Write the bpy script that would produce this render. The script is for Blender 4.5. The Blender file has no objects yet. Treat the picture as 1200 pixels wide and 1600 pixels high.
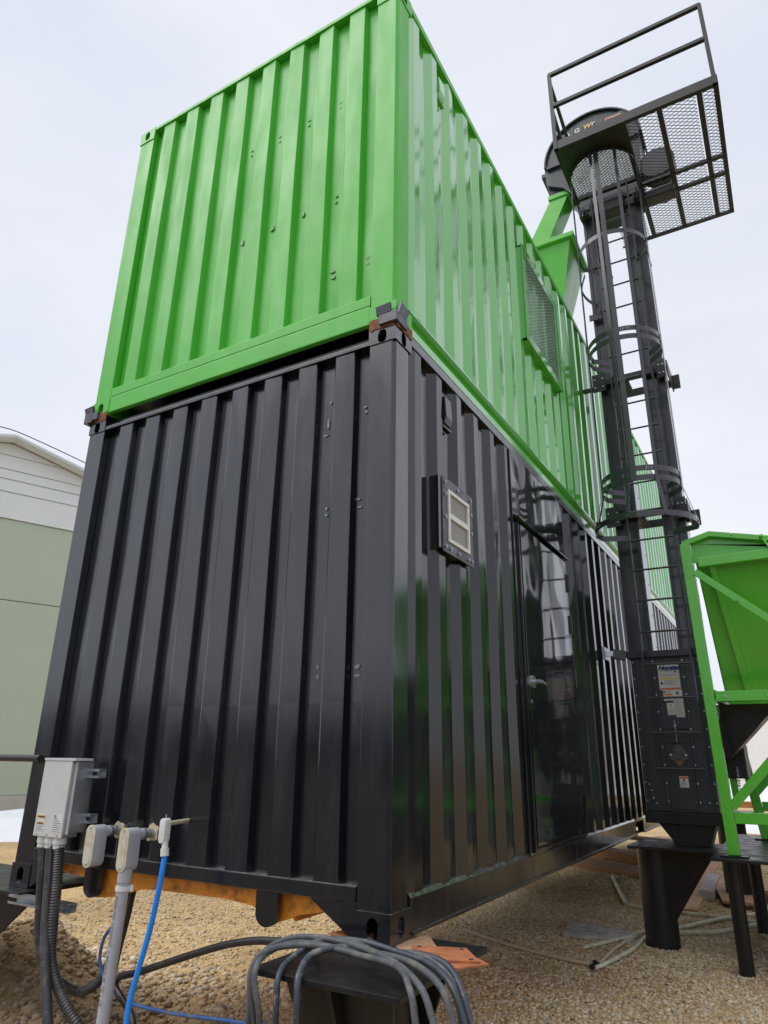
import bpy, bmesh, math, random
import numpy as np
from mathutils import Vector, Matrix
random.seed(7); rng = np.random.default_rng(7)
S = bpy.context.scene
# ------------------------------------------------------------------ camera
CAM = (1.5034, -2.6682, 0.7065)
F = Vector((-0.47448501, 0.81292018, 0.33767553)); Rv = Vector((0.86604308, 0.49978028, 0.01374984)); U = Vector((0.15758605, -0.29896565, 0.94116214))
cd = bpy.data.cameras.new('camera'); cam = bpy.data.objects.new('camera', cd); S.collection.objects.link(cam)
cam.matrix_world = Matrix(((Rv.x, U.x, -F.x, CAM[0]), (Rv.y, U.y, -F.y, CAM[1]), (Rv.z, U.z, -F.z, CAM[2]), (0, 0, 0, 1)))
cd.sensor_fit = 'HORIZONTAL'; cd.sensor_width = 36; cd.lens = 1064.16/1200*36; cd.clip_end = 3000; cd.clip_start = .05
S.camera = cam
S.render.resolution_x, S.render.resolution_y = 768, 1024
# ------------------------------------------------------------------ world: thin bright overcast over a physical sky
SUN_EL, SUN_AZ = math.radians(58), math.radians(228)   # azimuth clockwise from +Y
W = bpy.data.worlds.new("World"); S.world = W; W.use_nodes = True
nt = W.node_tree; N = nt.nodes; L = nt.links; N.clear()
out = N.new('ShaderNodeOutputWorld'); bg = N.new('ShaderNodeBackground'); bg.inputs[1].default_value = 0.1
sky = N.new('ShaderNodeTexSky'); sky.sky_type = 'NISHITA'; sky.sun_disc = False; sky.sun_elevation = SUN_EL; sky.sun_rotation = SUN_AZ
tc = N.new('ShaderNodeTexCoord'); mp = N.new('ShaderNodeMapping'); mp.inputs['Scale'].default_value = (1, 1, 2.2)
nz = N.new('ShaderNodeTexNoise'); nz.inputs['Scale'].default_value = 1.6; nz.inputs['Detail'].default_value = 4; nz.inputs['Roughness'].default_value = .5
cr = N.new('ShaderNodeValToRGB'); cr.color_ramp.elements[0].position = .3; cr.color_ramp.elements[1].position = .75
cr.color_ramp.elements[0].color = (6.1, 6.5, 7.35, 1); cr.color_ramp.elements[1].color = (7.95, 8.05, 8.55, 1)
mx = N.new('ShaderNodeMix'); mx.data_type = 'RGBA'; mx.inputs[0].default_value = .92
L.new(tc.outputs['Generated'], mp.inputs[0]); L.new(mp.outputs[0], nz.inputs[0]); L.new(nz.outputs[0], cr.inputs[0])
L.new(sky.outputs[0], mx.inputs[6]); L.new(cr.outputs[0], mx.inputs[7]); L.new(mx.outputs[2], bg.inputs[0]); L.new(bg.outputs[0], out.inputs[0])
sd = bpy.data.lights.new('sun', 'SUN'); sd.energy = 1.5; sd.angle = math.radians(50); sd.color = (1, .97, .92)
sun = bpy.data.objects.new('sun', sd); S.collection.objects.link(sun)
sdir = Vector((math.sin(SUN_AZ)*math.cos(SUN_EL), math.cos(SUN_AZ)*math.cos(SUN_EL), math.sin(SUN_EL)))
sun.rotation_euler = sdir.to_track_quat('Z', 'Y').to_euler()
S.view_settings.view_transform = 'Standard'; S.view_settings.look = 'None'; S.view_settings.exposure = 0.32; S.view_settings.gamma = 1

# ------------------------------------------------------------------ materials
MATS = {}
def mat(name, col, rough=.5, metal=0., coat=0., cior=1.5, bump=0., bscale=30., var=0., vscale=4., rvar=0., wave=0., wscale=(2.5, 2.5, .7), spec=.5, stain=None, streak=0., dust=0.):
    m = bpy.data.materials.new(name); m.use_nodes = True; t = m.node_tree; n = t.nodes; l = t.links
    b = n['Principled BSDF']; b.inputs['Roughness'].default_value = rough; b.inputs['Metallic'].default_value = metal
    b.inputs['Coat Weight'].default_value = coat; b.inputs['Coat Roughness'].default_value = max(.05, rough*.55); b.inputs['Coat IOR'].default_value = cior; b.inputs['Specular IOR Level'].default_value = spec
    b.inputs['Base Color'].default_value = (*col, 1)
    tc = n.new('ShaderNodeNewGeometry'); pos = tc.outputs['Position']
    cur = None
    if var > 0:
        a = n.new('ShaderNodeTexNoise'); a.inputs['Scale'].default_value = vscale; a.inputs['Detail'].default_value = 6; a.inputs['Roughness'].default_value = .65; l.new(pos, a.inputs[0])
        r = n.new('ShaderNodeMapRange'); r.inputs[1].default_value = .3; r.inputs[2].default_value = .7; r.inputs[3].default_value = 1-var; r.inputs[4].default_value = 1+var
        l.new(a.outputs[0], r.inputs[0]); h = n.new('ShaderNodeVectorMath'); h.operation = 'SCALE'; h.inputs[0].default_value = col; l.new(r.outputs[0], h.inputs['Scale'])
        cur = h.outputs[0]
    if stain:
        sc, scale, lo, hi = stain
        a = n.new('ShaderNodeTexNoise'); a.inputs['Scale'].default_value = scale; a.inputs['Detail'].default_value = 8; a.inputs['Roughness'].default_value = .7; l.new(pos, a.inputs[0])
        r = n.new('ShaderNodeMapRange'); r.inputs[1].default_value = lo; r.inputs[2].default_value = hi; l.new(a.outputs[0], r.inputs[0])
        q = n.new('ShaderNodeMix'); q.data_type = 'RGBA'; q.inputs[7].default_value = (*sc, 1); q.inputs[6].default_value = (*col, 1)
        if cur: l.new(cur, q.inputs[6])
        l.new(r.outputs[0], q.inputs[0]); cur = q.outputs[2]
    if streak > 0:   # vertical run marks and settled dust
        mpn = n.new('ShaderNodeMapping'); mpn.inputs['Scale'].default_value = (38, 38, .8); l.new(pos, mpn.inputs[0])
        a = n.new('ShaderNodeTexNoise'); a.inputs['Scale'].default_value = 1.; a.inputs['Detail'].default_value = 5; l.new(mpn.outputs[0], a.inputs[0])
        r = n.new('ShaderNodeMapRange'); r.inputs[1].default_value = .5; r.inputs[2].default_value = .8; r.inputs[3].default_value = 0; r.inputs[4].default_value = streak; l.new(a.outputs[0], r.inputs[0])
        q = n.new('ShaderNodeMix'); q.data_type = 'RGBA'; q.inputs[7].default_value = (.30, .29, .27, 1); q.inputs[6].default_value = (*col, 1)
        if cur: l.new(cur, q.inputs[6])
        l.new(r.outputs[0], q.inputs[0]); cur = q.outputs[2]
    if streak > 0:   # grit settled on ledges that face up
        sx = n.new('ShaderNodeSeparateXYZ'); l.new(tc.outputs['Normal'], sx.inputs[0])
        r = n.new('ShaderNodeMapRange'); r.inputs[1].default_value = .35; r.inputs[2].default_value = .8; l.new(sx.outputs[2], r.inputs[0])
        a = n.new('ShaderNodeTexNoise'); a.inputs['Scale'].default_value = 26; a.inputs['Detail'].default_value = 6; l.new(pos, a.inputs[0])
        r2 = n.new('ShaderNodeMapRange'); r2.inputs[1].default_value = .35; r2.inputs[2].default_value = .65; r2.inputs[3].default_value = .25; r2.inputs[4].default_value = .85; l.new(a.outputs[0], r2.inputs[0])
        mu = n.new('ShaderNodeMath'); mu.operation = 'MULTIPLY'; l.new(r.outputs[0], mu.inputs[0]); l.new(r2.outputs[0], mu.inputs[1])
        if name.startswith(('black_side', 'black_end', 'green')):
            q = n.new('ShaderNodeMix'); q.data_type = 'RGBA'; q.inputs[7].default_value = (.30, .28, .25, 1); l.new(cur, q.inputs[6]); l.new(mu.outputs[0], q.inputs[0]); cur = q.outputs[2]
    if cur: l.new(cur, b.inputs['Base Color'])
    if rvar > 0:
        mp2 = n.new('ShaderNodeMapping'); mp2.inputs['Scale'].default_value = (9, 9, 2.2); l.new(pos, mp2.inputs[0])
        a = n.new('ShaderNodeTexNoise'); a.inputs['Scale'].default_value = 1; a.inputs['Detail'].default_value = 7; l.new(mp2.outputs[0], a.inputs[0])
        r = n.new('ShaderNodeMapRange'); r.inputs[1].default_value = .35; r.inputs[2].default_value = .7; r.inputs[3].default_value = max(.02, rough-rvar); r.inputs[4].default_value = rough+rvar
        l.new(a.outputs[0], r.inputs[0]); l.new(r.outputs[0], b.inputs['Roughness'])
    last = None
    if wave > 0:
        mp3 = n.new('ShaderNodeMapping'); mp3.inputs['Scale'].default_value = wscale; l.new(pos, mp3.inputs[0])
        a = n.new('ShaderNodeTexNoise'); a.inputs['Scale'].default_value = 1; a.inputs['Detail'].default_value = 1.5; l.new(mp3.outputs[0], a.inputs[0])
        p = n.new('ShaderNodeBump'); p.inputs['Strength'].default_value = 1; p.inputs['Distance'].default_value = wave; l.new(a.outputs[0], p.inputs['Height']); last = p.outputs[0]
    if bump > 0:
        a = n.new('ShaderNodeTexNoise'); a.inputs['Scale'].default_value = bscale; a.inputs['Detail'].default_value = 5; l.new(pos, a.inputs[0])
        p = n.new('ShaderNodeBump'); p.inputs['Strength'].default_value = 1; p.inputs['Distance'].default_value = bump; l.new(a.outputs[0], p.inputs['Height'])
        if last: l.new(last, p.inputs['Normal'])
        last = p.outputs[0]
    if last: l.new(last, b.inputs['Normal'])
    MATS[name] = m; return m
GRN = (.095, .55, .050)
mat('green_end', GRN, .44, coat=.12, cior=1.5, spec=.42, var=.07, vscale=1.3, rvar=.10, bump=.0003, bscale=90, wave=.003, streak=.03)
mat('green_side', GRN, .20, coat=1., cior=1.95, var=.04, vscale=2, rvar=.05, wave=.011, streak=.04)
mat('green_frame', (.115, .56, .045), .26, coat=.5, var=.05, vscale=5, rvar=.06, wave=.002)
mat('black_end', (.008, .0095, .014), .22, coat=.7, cior=1.55, var=.25, vscale=3, rvar=.10, bump=.0004, bscale=120, wave=.003, streak=.025, spec=.6)
mat('black_side', (.012, .013, .016), .16, coat=.28, var=.1, rvar=.05, wave=.010, streak=.03, spec=.5)
mat('mud_splash', (.20, .165, .12), .8, var=.3, vscale=60)
mat('black_panel', (.010, .011, .014), .09, coat=.6, var=.1, rvar=.05, wave=.045, wscale=(1.5, 1.5, 1.2), streak=.03, spec=.5)
mat('black_steel', (.011, .011, .012), .42, coat=.0, var=.3, vscale=9, rvar=.14, bump=.0007, bscale=200, streak=.03, spec=.4, stain=((.08, .07, .06), 14, .64, .84))
mat('powder', (.030, .034, .042), .36, coat=.15, var=.12, vscale=5, rvar=.08, wave=.001, streak=.04)
mat('powder_gloss', (.030, .033, .040), .24, coat=.5, var=.1, vscale=5, rvar=.05, wave=.001)
mat('platform_steel', (.020, .018, .0175), .45, coat=.1, var=.2, vscale=7)
mat('orange_primer', (.80, .30, .03), .55, var=.25, vscale=12, bump=.002, bscale=50, stain=((.20, .07, .02), 9, .50, .72))
mat('rust', (.22, .085, .035), .8, var=.4, vscale=35, bump=.003, bscale=120, stain=((.45, .33, .22), 60, .55, .65))
mat('rust_plate', (.42, .15, .06), .75, var=.25, vscale=20, bump=.001, bscale=150, stain=((.2, .07, .03), 15, .5, .75))
mat('bare_steel', (.30, .27, .24), .5, metal=.3, var=.35, vscale=60)
mat('mill_scale', (.10, .10, .115), .38, metal=.4, var=.4, vscale=25, rvar=.1)
mat('galvanised', (.50, .53, .57), .36, metal=.85, var=.12, vscale=40, rvar=.08)
mat('box_grey', (.60, .61, .60), .45, var=.05, vscale=8)
mat('pvc_grey', (.44, .46, .51), .38, var=.05, vscale=12, stain=((.36, .35, .33), 18, .55, .75))
mat('pvc_cover', (.62, .60, .50), .5, var=.07, vscale=20, stain=((.50, .44, .28), 16, .48, .66))
mat('chalk_white', (.72, .73, .72), .45, var=.08, vscale=30)
mat('conduit', (.040, .042, .046), .42, var=.2, vscale=20, rvar=.1, stain=((.15, .13, .11), 12, .52, .75))
mat('rubber', (.018, .018, .020), .38, var=.3, vscale=15, stain=((.09, .08, .07), 12, .55, .75))
mat('muddy_cable', (.085, .092, .10), .62, var=.35, vscale=24, bump=.0015, bscale=150, stain=((.20, .18, .155), 16, .50, .70))
mat('clean_cable', (.045, .055, .075), .42, var=.3, vscale=24, stain=((.25, .23, .2), 22, .55, .7))
mat('blue_cable', (.02, .27, .92), .38, var=.08, vscale=30)
mat('blue_thin', (.05, .15, .42), .5, var=.2, vscale=30, stain=((.25, .22, .18), 20, .5, .7))
mat('white_frame', (.80, .80, .77), .5, var=.08, vscale=30)
mat('foam', (.55, .47, .34), .8, bump=.004, bscale=120, var=.2, vscale=50)
mat('weathered_wood', (.52, .46, .44), .8, var=.3, vscale=18, bump=.002, bscale=90, stain=((.17, .15, .14), 10, .5, .7))
mat('plywood', (.56, .33, .19), .7, var=.22, vscale=10, bump=.001, bscale=90, stain=((.30, .17, .10), 8, .5, .75))
mat('orange_wood', (.33, .15, .05), .75, var=.3, vscale=9, bump=.001, bscale=60)
mat('yellow_wood', (.62, .48, .28), .7, var=.2, vscale=12)
mat('hose', (.66, .64, .47), .5, var=.15, vscale=9, stain=((.37, .30, .20), 7, .5, .7))
mat('lath', (.60, .46, .32), .8, var=.2, vscale=12)
mat('sage_siding', (.50, .56, .45), .55, var=.03, vscale=.6)
mat('white_siding', (.80, .82, .84), .5, var=.03, vscale=.8)
mat('trim_grey', (.60, .61, .63), .5)
mat('concrete_band', (.50, .49, .46), .8, var=.08, vscale=2, bump=.003, bscale=20)
mat('snow', (.80, .82, .86), .7, var=.04, vscale=2, bump=.02, bscale=4, stain=((.5, .47, .42), 3, .6, .8))
mat('tree_dark', (.05, .06, .05), .9, var=.4, vscale=.8)
mat('ink_navy', (.02, .03, .22), .5); mat('ink_black', (.03, .03, .03), .5); mat('ink_orange', (.72, .16, .03), .5)
mat('ink_yellow', (.75, .62, .18), .5); mat('label_white', (.70, .70, .68), .5, var=.06, vscale=60); mat('ink_gold', (.75, .50, .16), .5)
mat('ink_grey', (.20, .21, .23), .5)
# light label tint used on the elevator head
def ground_mat(name, stones):
    m = bpy.data.materials.new(name); m.use_nodes = True; t = m.node_tree; n = t.nodes; l = t.links; b = n['Principled BSDF']
    b.inputs['Roughness'].default_value = .9; b.inputs['Specular IOR Level'].default_value = .25
    g = n.new('ShaderNodeNewGeometry'); pos = g.outputs['Position']
    def noise(s, d=6, r=.6):
        a = n.new('ShaderNodeTexNoise'); a.inputs['Scale'].default_value = s; a.inputs['Detail'].default_value = d; a.inputs['Roughness'].default_value = r; l.new(pos, a.inputs[0]); return a.outputs[0]
    def ramp(src, els):
        c = n.new('ShaderNodeValToRGB'); e = c.color_ramp.elements
        while len(e) > 1: e.remove(e[-1])
        e[0].position, e[0].color = els[0][0], (*els[0][1], 1)
        for p, q in els[1:]: x = e.new(p); x.color = (*q, 1)
        l.new(src, c.inputs[0]); return c.outputs[0]
    def mix(f, a, bb, mode='MIX'):
        q = n.new('ShaderNodeMix'); q.data_type = 'RGBA'; q.blend_type = mode
        if isinstance(f, float): q.inputs[0].default_value = f
        else: l.new(f, q.inputs[0])
        for s, v in ((6, a), (7, bb)):
            if isinstance(v, tuple): q.inputs[s].default_value = (*v, 1)
            else: l.new(v, q.inputs[s])
        return q.outputs[2]
    if stones:
        base = ramp(g.outputs['Random Per Island'], [(0, (.42, .27, .12)), (.2, (.66, .50, .30)), (.5, (.80, .66, .45)), (.66, (.55, .37, .18)), (.8, (.90, .80, .60)), (.90, (.20, .18, .17)), (1, (.92, .88, .78))])
        base = mix(.25, base, ramp(noise(60), [(.35, (.45, .33, .19)), (.65, (.80, .68, .48))]))
    else:
        v = n.new('ShaderNodeTexVoronoi'); v.inputs['Scale'].default_value = 52; l.new(pos, v.inputs[0])
        sep = n.new('ShaderNodeSeparateColor'); l.new(v.outputs['Color'], sep.inputs[0])
        base = ramp(sep.outputs[0], [(0, (.28, .18, .07)), (.3, (.56, .38, .18)), (.6, (.70, .51, .26)), (.85, (.80, .64, .38)), (1, (.38, .30, .22))])
        sand = ramp(noise(20, 8, .7), [(.3, (.38, .25, .105)), (.7, (.68, .48, .24))])
        base = mix(.5, base, sand)
    # damp soil, as patches of their own
    mask = n.new('ShaderNodeMapRange'); mask.inputs[1].default_value = .46; mask.inputs[2].default_value = .60; l.new(noise(.55, 5, .6), mask.inputs[0])
    mulm = n.new('ShaderNodeMath'); mulm.operation = 'MULTIPLY'; mulm.inputs[1].default_value = .36; l.new(mask.outputs[0], mulm.inputs[0])
    base = mix(mulm.outputs[0], base, (.24, .155, .08))
    # disturbed dark earth beside the dug trench on the left
    sp = n.new('ShaderNodeVectorMath'); sp.operation = 'DISTANCE'; sp.inputs[1].default_value = (-2.35, .45, -.7); l.new(pos, sp.inputs[0])
    ad = n.new('ShaderNodeMath'); ad.operation = 'MULTIPLY_ADD'; ad.inputs[1].default_value = 1.1; l.new(noise(2.2), ad.inputs[0]); l.new(sp.outputs['Value'], ad.inputs[2])
    mr = n.new('ShaderNodeMapRange'); mr.inputs[1].default_value = 1.1; mr.inputs[2].default_value = 1.9; mr.inputs[3].default_value = .58; mr.inputs[4].default_value = 0; l.new(ad.outputs[0], mr.inputs[0])
    base = mix(mr.outputs[0], base, (.13, .092, .058))
    # unseen ground around and behind the viewer, darkened to dim reflections in the paint
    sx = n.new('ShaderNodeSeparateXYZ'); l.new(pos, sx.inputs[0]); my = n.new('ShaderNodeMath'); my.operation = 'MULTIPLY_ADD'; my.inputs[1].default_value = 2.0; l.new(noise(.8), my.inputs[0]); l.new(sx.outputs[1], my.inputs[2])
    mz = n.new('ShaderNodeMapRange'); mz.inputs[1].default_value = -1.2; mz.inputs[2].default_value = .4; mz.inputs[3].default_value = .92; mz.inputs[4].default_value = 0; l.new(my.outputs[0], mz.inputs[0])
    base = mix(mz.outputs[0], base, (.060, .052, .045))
    rm = n.new('ShaderNodeMapRange'); rm.inputs[1].default_value = .66; rm.inputs[2].default_value = .76; rm.inputs[4].default_value = .55; l.new(noise(2.9, 3), rm.inputs[0])
    base = mix(rm.outputs[0], base, (.36, .12, .03))
    l.new(base, b.inputs['Base Color'])
    p = n.new('ShaderNodeBump'); p.inputs['Strength'].default_value = 1; p.inputs['Distance'].default_value = .006 if not stones else .002
    if stones: l.new(noise(90), p.inputs['Height'])
    else:
        v2 = n.new('ShaderNodeTexVoronoi'); v2.inputs['Scale'].default_value = 60; l.new(pos, v2.inputs[0]); inv = n.new('ShaderNodeMath'); inv.operation = 'SUBTRACT'; inv.inputs[0].default_value = 1; l.new(v2.outputs[0], inv.inputs[1])
        l.new(inv.outputs[0], p.inputs['Height'])
    l.new(p.outputs[0], b.inputs['Normal'])
    MATS[name] = m
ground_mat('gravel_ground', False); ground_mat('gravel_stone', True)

# ------------------------------------------------------------------ helpers
class MB:
    def __init__(s): s.v = []; s.f = []
    def box(s, x0, x1, y0, y1, z0, z1):
        i = len(s.v); s.v += [(x0, y0, z0), (x1, y0, z0), (x1, y1, z0), (x0, y1, z0), (x0, y0, z1), (x1, y0, z1), (x1, y1, z1), (x0, y1, z1)]
        s.f += [tuple(i+k for k in q) for q in ((0, 3, 2, 1), (4, 5, 6, 7), (0, 1, 5, 4), (1, 2, 6, 5), (2, 3, 7, 6), (3, 0, 4, 7))]; return s
    def bar(s, p, q, w, h, up=(0, 0, 1)):
        p, q = Vector(p), Vector(q); d = (q-p).normalized(); up = Vector(up)
        if abs(d.dot(up)) > .97: up = Vector((0, 1, 0))
        a = d.cross(up).normalized(); b = a.cross(d).normalized(); a *= w/2; b *= h/2; i = len(s.v)
        for c in (p, q): s.v += [tuple(c-a-b), tuple(c+a-b), tuple(c+a+b), tuple(c-a+b)]
        s.f += [tuple(i+k for k in x) for x in ((0, 3, 2, 1), (4, 5, 6, 7), (0, 1, 5, 4), (1, 2, 6, 5), (2, 3, 7, 6), (3, 0, 4, 7))]; return s
    def prism(s, pts, d):   # closed planar polygon swept by vector d
        d = Vector(d); i = len(s.v); n = len(pts); s.v += [tuple(p) for p in pts]+[tuple(Vector(p)+d) for p in pts]
        s.f += [tuple(range(i+n-1, i-1, -1)), tuple(range(i+n, i+2*n))]+[(i+k, i+(k+1) % n, i+n+(k+1) % n, i+n+k) for k in range(n)]; return s
    def loft(s, A, B, cap=True):
        i = len(s.v); n = len(A); s.v += [tuple(p) for p in A]+[tuple(p) for p in B]
        s.f += [(i+k, i+(k+1) % n, i+n+(k+1) % n, i+n+k) for k in range(n)]
        if cap: s.f += [tuple(range(i+n-1, i-1, -1)), tuple(range(i+n, i+2*n))]
        return s
    def tube(s, pts, r, n=10, cap=True):
        pts = [Vector(p) for p in pts]; i0 = len(s.v); up = Vector((0, 0, 1)); prev = None
        for k, p in enumerate(pts):
            d = (pts[min(k+1, len(pts)-1)]-pts[max(k-1, 0)]).normalized()
            if prev is None:
                a = d.cross(up if abs(d.z) < .9 else Vector((0, 1, 0))).normalized()
            else: a = (prev-d*prev.dot(d)).normalized()
            prev = a; b = d.cross(a); rr = r[k] if hasattr(r, '__len__') else r
            for j in range(n): t = 2*math.pi*j/n; s.v.append(tuple(p+a*rr*math.cos(t)+b*rr*math.sin(t)))
        for k in range(len(pts)-1):
            for j in range(n): s.f.append((i0+k*n+j, i0+k*n+(j+1) % n, i0+(k+1)*n+(j+1) % n, i0+(k+1)*n+j))
        if cap: s.f += [tuple(range(i0+n-1, i0-1, -1)), tuple(i0+(len(pts)-1)*n+j for j in range(n))]
        return s
    def cyl(s, p, q, r, n=16): return s.tube([p, q], r, n)
    def sheet(s, rows):   # grid of points
        i = len(s.v); n = len(rows[0])
        for r in rows: s.v += [tuple(p) for p in r]
        for a in range(len(rows)-1):
            for b in range(n-1): s.f.append((i+a*n+b, i+a*n+b+1, i+(a+1)*n+b+1, i+(a+1)*n+b))
        return s
    def build(s, name, m, parent=None, bevel=0., smooth=False, label=None):
        me = bpy.data.meshes.new(name); me.from_pydata(s.v, [], s.f); bm = bmesh.new(); bm.from_mesh(me)
        bmesh.ops.recalc_face_normals(bm, faces=bm.faces)
        if bevel > 0:
            es = [e for e in bm.edges if len(e.link_faces) == 2 and e.calc_face_angle(0) > .5]
            bmesh.ops.bevel(bm, geom=es, offset=bevel, segments=2, profile=.6, affect='EDGES', clamp_overlap=True)
        bm.to_mesh(me); bm.free()
        me.materials.append(MATS[m] if isinstance(m, str) else m)
        if smooth:
            me.polygons.foreach_set('use_smooth', [True]*len(me.polygons))
            try: me.set_sharp_from_angle(angle=math.radians(40))
            except Exception: pass
        o = bpy.data.objects.new(name, me); S.collection.objects.link(o)
        if parent: o.parent = parent; o.matrix_parent_inverse = Matrix.Translation(-wloc(parent))
        if label: o['label'] = label
        return o
def wloc(o):
    v = Vector((0, 0, 0))
    v = o.get('_w', None)
    return Vector(v) if v is not None else Vector((0, 0, 0))
def thing(name, label, cat, loc=(0, 0, 0), group=None):
    o = bpy.data.objects.new(name, None); S.collection.objects.link(o); o.location = loc; o['_w'] = loc; o['label'] = label; o['category'] = cat; o.empty_display_size = .1
    if group: o['group'] = group
    return o
def tag(o, label, cat, group=None):
    o['label'] = label; o['category'] = cat
    if group: o['group'] = group
    return o
def struct(o, kind='structure', label=None):
    o['kind'] = kind
    if label: o['label'] = label
    return o
def smoothpath(pts, n=8):
    P = [Vector(p) for p in pts]; P = [2*P[0]-P[1]]+P+[2*P[-1]-P[-2]]; out = []
    for i in range(1, len(P)-2):
        a, b, c, d = P[i-1:i+3]
        for k in range(n):
            t = k/n; out.append(.5*((2*b)+(c-a)*t+(2*a-5*b+4*c-d)*t*t+(3*b-a-3*c+d)*t**3))
    out.append(P[-2]); return out
def text(name, s, size, origin, xdir, ydir, m, parent, ext=.0006, shear=0., bold=0., align='LEFT'):
    cu = bpy.data.curves.new(name, 'FONT'); cu.body = s; cu.size = size; cu.extrude = ext; cu.shear = shear; cu.offset = bold; cu.align_x = align; cu.resolution_u = 3
    o = bpy.data.objects.new(name, cu); S.collection.objects.link(o); dg = bpy.context.evaluated_depsgraph_get(); me = bpy.data.meshes.new_from_object(o.evaluated_get(dg))
    bpy.data.objects.remove(o); x = Vector(xdir).normalized(); y = Vector(ydir).normalized(); z = x.cross(y)
    me.transform(Matrix(((x.x, y.x, z.x, origin[0]), (x.y, y.y, z.y, origin[1]), (x.z, y.z, z.z, origin[2]), (0, 0, 0, 1))))
    me.materials.clear(); me.materials.append(MATS[m]); o = bpy.data.objects.new(name, me); S.collection.objects.link(o)
    if parent: o.parent = parent; o.matrix_parent_inverse = Matrix.Translation(-wloc(parent))
    return o
def oval(cx, cz, w, h, n=20):   # slot outline in 2-D
    r = w/2; pts = []
    for k in range(n//2+1): t = math.pi*k/(n//2); pts.append((cx+r*math.cos(t), cz+(h/2-r)+r*math.sin(t)))
    for k in range(n//2+1): t = math.pi+math.pi*k/(n//2); pts.append((cx+r*math.cos(t), cz-(h/2-r)+r*math.sin(t)))
    return pts
def holed_plate(mb, rect, ov, to3, depth):
    """flat plate with a slot: ring of quads from the slot outline to the rectangle, plus slot walls going inward"""
    x0, x1, z0, z1 = rect; i = len(mb.v); n = len(ov); cx = sum(p[0] for p in ov)/n; cz = sum(p[1] for p in ov)/n
    outer = []
    for (x, z) in ov:
        dx, dz = x-cx, z-cz; t = 1e9
        if abs(dx) > 1e-9: t = min(t, ((x1-cx) if dx > 0 else (x0-cx))/dx)
        if abs(dz) > 1e-9: t = min(t, ((z1-cz) if dz > 0 else (z0-cz))/dz)
        outer.append((cx+dx*t, cz+dz*t))
    for c in ((x0, z0), (x1, z0), (x1, z1), (x0, z1)):   # snap nearest to corners
        k = min(range(n), key=lambda q: (outer[q][0]-c[0])**2+(outer[q][1]-c[1])**2); outer[k] = c
    mb.v += [to3(*p, 0) for p in ov]+[to3(*p, 0) for p in outer]+[to3(*p, depth) for p in ov]
    for k in range(n):
        j = (k+1) % n
        if ov[k] == ov[j]: continue
        mb.f += [(i+k, i+j, i+n+j, i+n+k), (i+k, i+2*n+k, i+2*n+j, i+j)]
def casting(x0, x1, y0, y1, z0, z1, m, parent, ez=None):
    """corner casting: hollow block with a slot in its end face and one in its side face"""
    mb = MB(); cz = (z0+z1)/2 if ez is None else ez
    outx = x1 if abs(x1) < .5 else x0
    if y0 < 1: holed_plate(mb, (x0, x1, z0, z1), oval((x0+x1)/2, cz, .052, .082), lambda a, c, d: (a, y0+d, c), .028)
    else: mb.f.append(tuple(range(len(mb.v), len(mb.v)+4))); mb.v += [(x0, y0, z0), (x1, y0, z0), (x1, y0, z1), (x0, y0, z1)]
    if abs(x1) < .5: holed_plate(mb, (y0, y1, z0, z1), oval((y0+y1)/2, cz, .052, .082), lambda a, c, d: (x1-d, a, c), .028)
    else: mb.f.append(tuple(range(len(mb.v), len(mb.v)+4))); mb.v += [(x0, y0, z0), (x0, y1, z0), (x0, y1, z1), (x0, y0, z1)]
    far = x0 if abs(x1) < .5 else x1
    for q in ([(x0, y1, z0), (x1, y1, z0), (x1, y1, z1), (x0, y1, z1)], [(far, y0, z0), (far, y1, z0), (far, y1, z1), (far, y0, z1)],
              [(x0, y0, z0), (x1, y0, z0), (x1, y1, z0), (x0, y1, z0)], [(x0, y0, z1), (x1, y0, z1), (x1, y1, z1), (x0, y1, z1)]):
        mb.f.append(tuple(range(len(mb.v), len(mb.v)+4))); mb.v += q
    return mb.build('corner_casting', m, parent)
def dents(a): return (rng.random(a)-.5)

# ------------------------------------------------------------------ ground
GZ = -.83
def hgt(x, y):
    h = .020*np.sin(x*1.7+.6)*np.cos(y*1.3)+.012*np.sin(3.1*x+2*y)
    h = h+.40*np.exp(-(((x+3.1)/.50)**2+((y-.70)/.42)**2))+.16*np.exp(-(((x+2.25)/.30)**2+((y-.35)/.25)**2))+.12*np.exp(-(((x+3.6)/.6)**2+((y-.9)/.5)**2))
    h = h-.13*np.exp(-(((x+2.2)/.22)**2+((y-.95)/.22)**2))
    return GZ+h
def nonuni(lo, hi, step, far):
    a = list(np.arange(lo, hi, step)); s = step
    while a[-1] < far: s *= 1.25; a.append(a[-1]+s)
    s = step
    while a[0] > -far: s *= 1.25; a.insert(0, a[0]-s)
    return np.array(a)
gx, gy = nonuni(-6, 3.5, .05, 900), nonuni(-1.5, 9, .05, 900)
XX, YY = np.meshgrid(gx, gy, indexing='ij'); ZZ = hgt(XX, YY)
near = np.exp(-((XX+1.5)/6)**2-((YY-3)/7)**2); ZZ = ZZ+near*.008*rng.standard_normal(XX.shape)
nx, ny = XX.shape; vs = np.stack([XX, YY, ZZ], -1).reshape(-1, 3); idx = np.arange(nx*ny).reshape(nx, ny)
fs = np.stack([idx[:-1, :-1], idx[1:, :-1], idx[1:, 1:], idx[:-1, 1:]], -1).reshape(-1, 4)
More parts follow.
